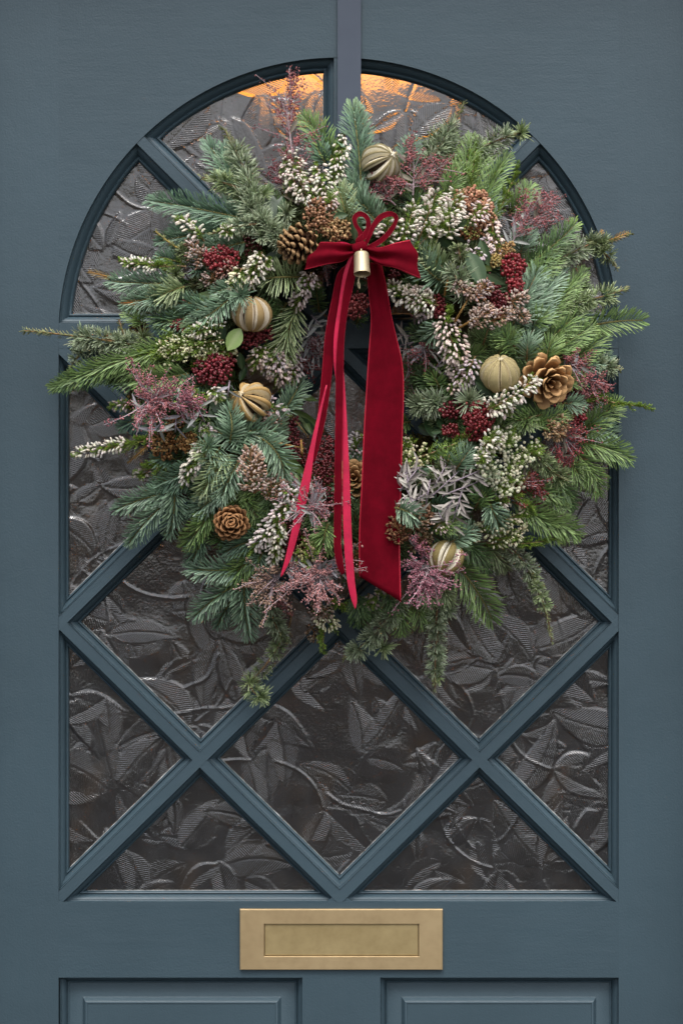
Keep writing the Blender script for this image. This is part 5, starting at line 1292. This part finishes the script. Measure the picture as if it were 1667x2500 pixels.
# ---------------------------------------------------------------- velvet bow and bell
def velvet(name, col, sheen_col, sat=False):
    m, n, l, b = mat(name)
    t = noise(n, l, 34, 5, None, 0.7); k = np.array(col); r = ramp(n, [(0.3, tuple(k * 0.72)), (0.7, tuple(k * 1.3))])
    l.new(t.outputs[0], r.inputs[0]); l.new(r.outputs[0], b.inputs['Base Color'])
    t2 = noise(n, l, 1500, 2); l.new(bump(n, l, t2.outputs[0], 0.0004, 0.5).outputs[0], b.inputs['Normal'])
    if sat:
        b.inputs['Roughness'].default_value = 0.5; b.inputs['Specular IOR Level'].default_value = 0.3
        b.inputs['Sheen Weight'].default_value = 0.2
    else:
        b.inputs['Roughness'].default_value = 0.9; b.inputs['Specular IOR Level'].default_value = 0.08
        b.inputs['Sheen Weight'].default_value = 0.42; b.inputs['Sheen Roughness'].default_value = 0.4
    b.inputs['Sheen Tint'].default_value = (*sheen_col, 1)
    return m
VELVET = velvet('deep red velvet', (0.118, 0.0009, 0.0075), (0.60, 0.01, 0.04))
SATIN = velvet('raspberry satin back', (0.52, 0.012, 0.058), (1.0, 0.2, 0.3), True)
SELV = velvet('bright selvedge', (0.40, 0.010, 0.030), (1.0, 0.2, 0.25), True)

def resample(pts, n):
    """catmull-rom through control points"""
    p = np.asarray(pts, float); p = np.vstack([2 * p[0] - p[1], p, 2 * p[-1] - p[-2]])
    out = []
    m = len(p) - 3
    for k in range(n):
        x = k / (n - 1) * m; i = min(int(x), m - 1); t = x - i
        a, b_, c_, d_ = p[i:i + 4]
        out.append(0.5 * ((2 * b_) + (c_ - a) * t + (2 * a - 5 * b_ + 4 * c_ - d_) * t * t + (3 * b_ - a - 3 * c_ + d_) * t ** 3))
    return np.array(out)

BOW = tag(empty('ribbon_bow', P(878, 606, 0.165)), 'dark red velvet bow with long trailing tails on the wreath', 'bow')
def ribbon(name, left, right, n=40, front=0, back=1, arch=0.0012, cols=6, thick=0.0007, pleat=0.0):
    """band of cloth between two edge lines (px, py, depth in mm); front face velvet, back satin, bright woven edges"""
    A = resample([P(x, y, d * 0.001) for x, y, d in left], n); B_ = resample([P(x, y, d * 0.001) for x, y, d in right], n)
    u = np.concatenate([[0, 0.028], np.linspace(0.08, 0.92, cols), [0.972, 1]])
    nn = nrm(np.cross(np.gradient(A + B_, axis=0), B_ - A))
    sv = np.linspace(0, 1, n); pk = pleat * (1 - 0.75 * np.sin(PI * sv))
    m = len(u)
    mid = A[:, None] * (1 - u)[None, :, None] + B_[:, None] * u[None, :, None] + nn[:, None] * (arch * np.sin(PI * u)[None] + pk[:, None] * np.sin(2 * PI * u * 1.6 + 3 * sv[:, None])[:])[:, :, None]
    fr = mid + nn[:, None] * thick * 0.5; bk = mid - nn[:, None] * thick * 0.5
    v = np.concatenate([fr.reshape(-1, 3), bk.reshape(-1, 3)])
    i = np.arange(n - 1)[:, None] * m; j = np.arange(m - 1)[None]
    q = np.stack([i + j, i + j + 1, i + m + j + 1, i + m + j], -1)
    b = MB(); k = n * m
    b.add(v, q[:, 1:-1].reshape(-1, 4), (1, 1, 1), front)
    b.f.append((q[:, [0, -1]].reshape(-1, 4), 2))
    b.f.append(((q[:, 1:-1] + k)[..., ::-1].reshape(-1, 4), back)); b.f.append(((q[:, [0, -1]] + k)[..., ::-1].reshape(-1, 4), 2))
    e = np.arange(n - 1) * m
    b.f.append((np.concatenate([np.stack([e, e + m, e + m + k, e + k], 1), np.stack([e + m - 1 + k, e + 2 * m - 1 + k, e + 2 * m - 1, e + m - 1], 1)]), 2))
    c_ = np.arange(m - 1)
    b.f.append((np.concatenate([np.stack([c_, c_ + k, c_ + 1 + k, c_ + 1], 1), np.stack([c_ + 1 + k + (n - 1) * m, c_ + k + (n - 1) * m, c_ + (n - 1) * m, c_ + 1 + (n - 1) * m], 1)]), front))
    return b.build(name, [VELVET, SATIN, SELV], BOW)

# broad tail
ribbon('broad_tail', [(893, 640, 158), (900, 720, 152), (905, 780, 150), (900, 850, 150), (894, 940, 149), (887, 1060, 148), (882, 1180, 147), (876, 1300, 146), (876, 1407, 146)],
       [(930, 640, 158), (944, 700, 152), (956, 770, 148), (970, 830, 144), (983, 890, 142), (986, 960, 142), (983, 1060, 143), (980, 1180, 144), (976, 1300, 145), (979, 1470, 146)], 90, arch=0.003, cols=10, pleat=0.0016)
# bow loops: front sheet, fold, back sheet
ribbon('bow_loop', [(872, 598, 166), (835, 594, 176), (802, 592, 182), (786, 592, 172), (802, 594, 158), (835, 588, 154), (868, 600, 154)],
       [(870, 618, 166), (838, 636, 180), (800, 642, 190), (742, 656, 170), (780, 640, 156), (830, 626, 154), (866, 612, 154)], 60, arch=0.003, cols=14, pleat=0.0065)
ribbon('bow_loop', [(890, 622, 166), (925, 645, 178), (965, 655, 188), (1022, 680, 172), (985, 664, 156), (935, 636, 153), (893, 616, 154)],
       [(888, 598, 166), (922, 602, 176), (962, 592, 186), (1003, 584, 170), (965, 596, 156), (930, 606, 153), (890, 602, 154)], 60, arch=0.003, cols=14, pleat=0.0065)
def narrow(name, pts, w, ang=0.0, n=40, front=0, back=1, taper=None, arch=0.0005):
    """narrow ribbon along (px, py, depth mm); ang: its width direction in the picture plane, degrees from level, one value or one per point"""
    pts = np.array(pts, float); k = len(pts); ww = np.broadcast_to(np.asarray(w, float), (k,)); an = np.radians(np.broadcast_to(np.asarray(ang, float), (k,)))
    dx, dy = ww * 0.5 * np.cos(an), ww * 0.5 * np.sin(an)
    l = [(x - a, y - b_, d) for (x, y, d), a, b_ in zip(pts, dx, dy)]; r_ = [(x + a, y + b_, d + 0.5) for (x, y, d), a, b_ in zip(pts, dx, dy)]
    return ribbon(name, l, r_, n, front, back, arch, 3, 0.0005)
narrow('narrow_tail', [(862, 640, 165), (836, 668, 166), (822, 730, 162), (808, 810, 160), (799, 900, 158), (788, 1000, 156), (776, 1070, 156), (764, 1130, 156)], [20, 24, 24, 27, 25, 22, 16, 9], 0)
narrow('narrow_tail', [(797, 940, 157.6), (778, 1020, 157), (761, 1100, 157), (744, 1190, 156), (722, 1290, 156), (704, 1360, 154), (686, 1408, 152)], [4, 8, 13, 23, 19, 14, 4], [0, 0, 0, 4, 6, 12, 30], front=1, back=0)
narrow('narrow_tail', [(866, 612, 172), (848, 665, 172), (834, 740, 167), (822, 820, 165), (820, 890, 163), (826, 950, 160)], [14, 18, 15, 14, 10, 6], 0, front=1, back=0)
narrow('narrow_tail', [(875, 612, 174), (862, 650, 174), (851, 700, 171), (840, 760, 169), (832, 830, 167), (829, 900, 166), (828, 1000, 165), (826, 1120, 164), (825, 1240, 163), (824, 1330, 162), (830, 1375, 160), (838, 1402, 158)], [16, 19, 22, 17, 17, 19, 18, 18, 19, 18, 17, 10], [0] * 9 + [-4, -20, -40], 60)
narrow('narrow_tail', [(836, 900, 164), (839, 960, 163), (842, 1060, 162), (845, 1160, 162), (847, 1260, 162), (851, 1350, 161), (857, 1420, 160), (864, 1462, 159), (867, 1487, 159)], [5, 8, 13, 17, 20, 20, 19, 15, 2], [0] * 7 + [10, 20], 50, 1, 0)
# two small loops over the knot
narrow('small_loop', [(874, 604, 168), (880, 570, 168), (868, 548, 166), (866, 530, 164), (880, 521, 162), (896, 532, 162), (899, 556, 164), (888, 576, 168), (874, 588, 170), (876, 604, 168)], [11, 12, 10, 12, 13, 13, 14, 16, 14, 12], [0, 0, -20, 20, 70, 120, 170, 205, 215, 190], 60, 0, 0)
narrow('small_loop', [(888, 606, 170), (901, 576, 172), (912, 550, 170), (930, 529, 166), (954, 521, 161), (967, 533, 158), (955, 560, 163), (932, 585, 168), (908, 600, 172), (890, 608, 172)], [9, 10, 12, 14, 12, 12, 12, 12, 12, 11], [0, 10, 20, 50, 85, 150, 220, 240, 240, 240], 60, 0, 0)
mb = MB()                                                  # knot: a short band wrapped over the crossing
prof_ = [(0.004, -0.0085), (0.0066, -0.0075), (0.0060, -0.0045), (0.0071, -0.001), (0.0064, 0.002), (0.0070, 0.005), (0.0062, 0.0078), (0.004, 0.0088)]
lathe(mb, prof_, P(877, 604, 0.174), (0.95, 0, 0.25), 16)
mb.build('knot', VELVET, BOW)

BELLM = brass_mat('champagne brass', (0.50, 0.40, 0.24), (0.62, 0.52, 0.34), 0.42)
bx, by, bd = 882, 618, 0.186
BELL = tag(empty('bell', P(bx, by, bd)), 'small cylindrical brass bell hanging below the knot of the bow', 'bell')
ax = nrm(np.array([-0.03, 0.30, 1.0]))
top = P(bx, by, bd)
mb = MB()
k = S * 0.93
lathe(mb, [(q * k, z * k) for q, z in ((0.1, 3.0), (10, 2.4), (16.2, 0.4), (17.6, -2.5), (17.9, -8), (18.0, -10), (18.2, -12), (18.6, -36), (19.8, -52), (20.3, -54), (19.2, -54.3), (17.8, -51), (16.8, -36), (16, -4), (0.1, -2))], top, ax, 40)
mb.build('bell_body', BELLM, BELL, sharp=50)
mb = MB(); tube(mb, [top + ax * 1.5 * k, top + ax * 5 * k + VIEW * 2 * k, top + ax * 9 * k, top + ax * 12 * k], 0.0008, (0.4, 0.3, 0.15), 6); mb.build('hanging_loop', BELLM, BELL)
mb = MB()
c0 = top - ax * 8 * k
tube(mb, [c0, P(bx - 6, by + 62, bd), P(bx - 9, by + 74, bd), P(bx - 7, by + 84, bd), P(bx - 4, by + 86, bd), P(bx - 4, by + 76, bd), P(bx - 8, by + 64, bd)], 0.0007, (0.55, 0.45, 0.28), 6); mb.build('clapper', BELLM, BELL)
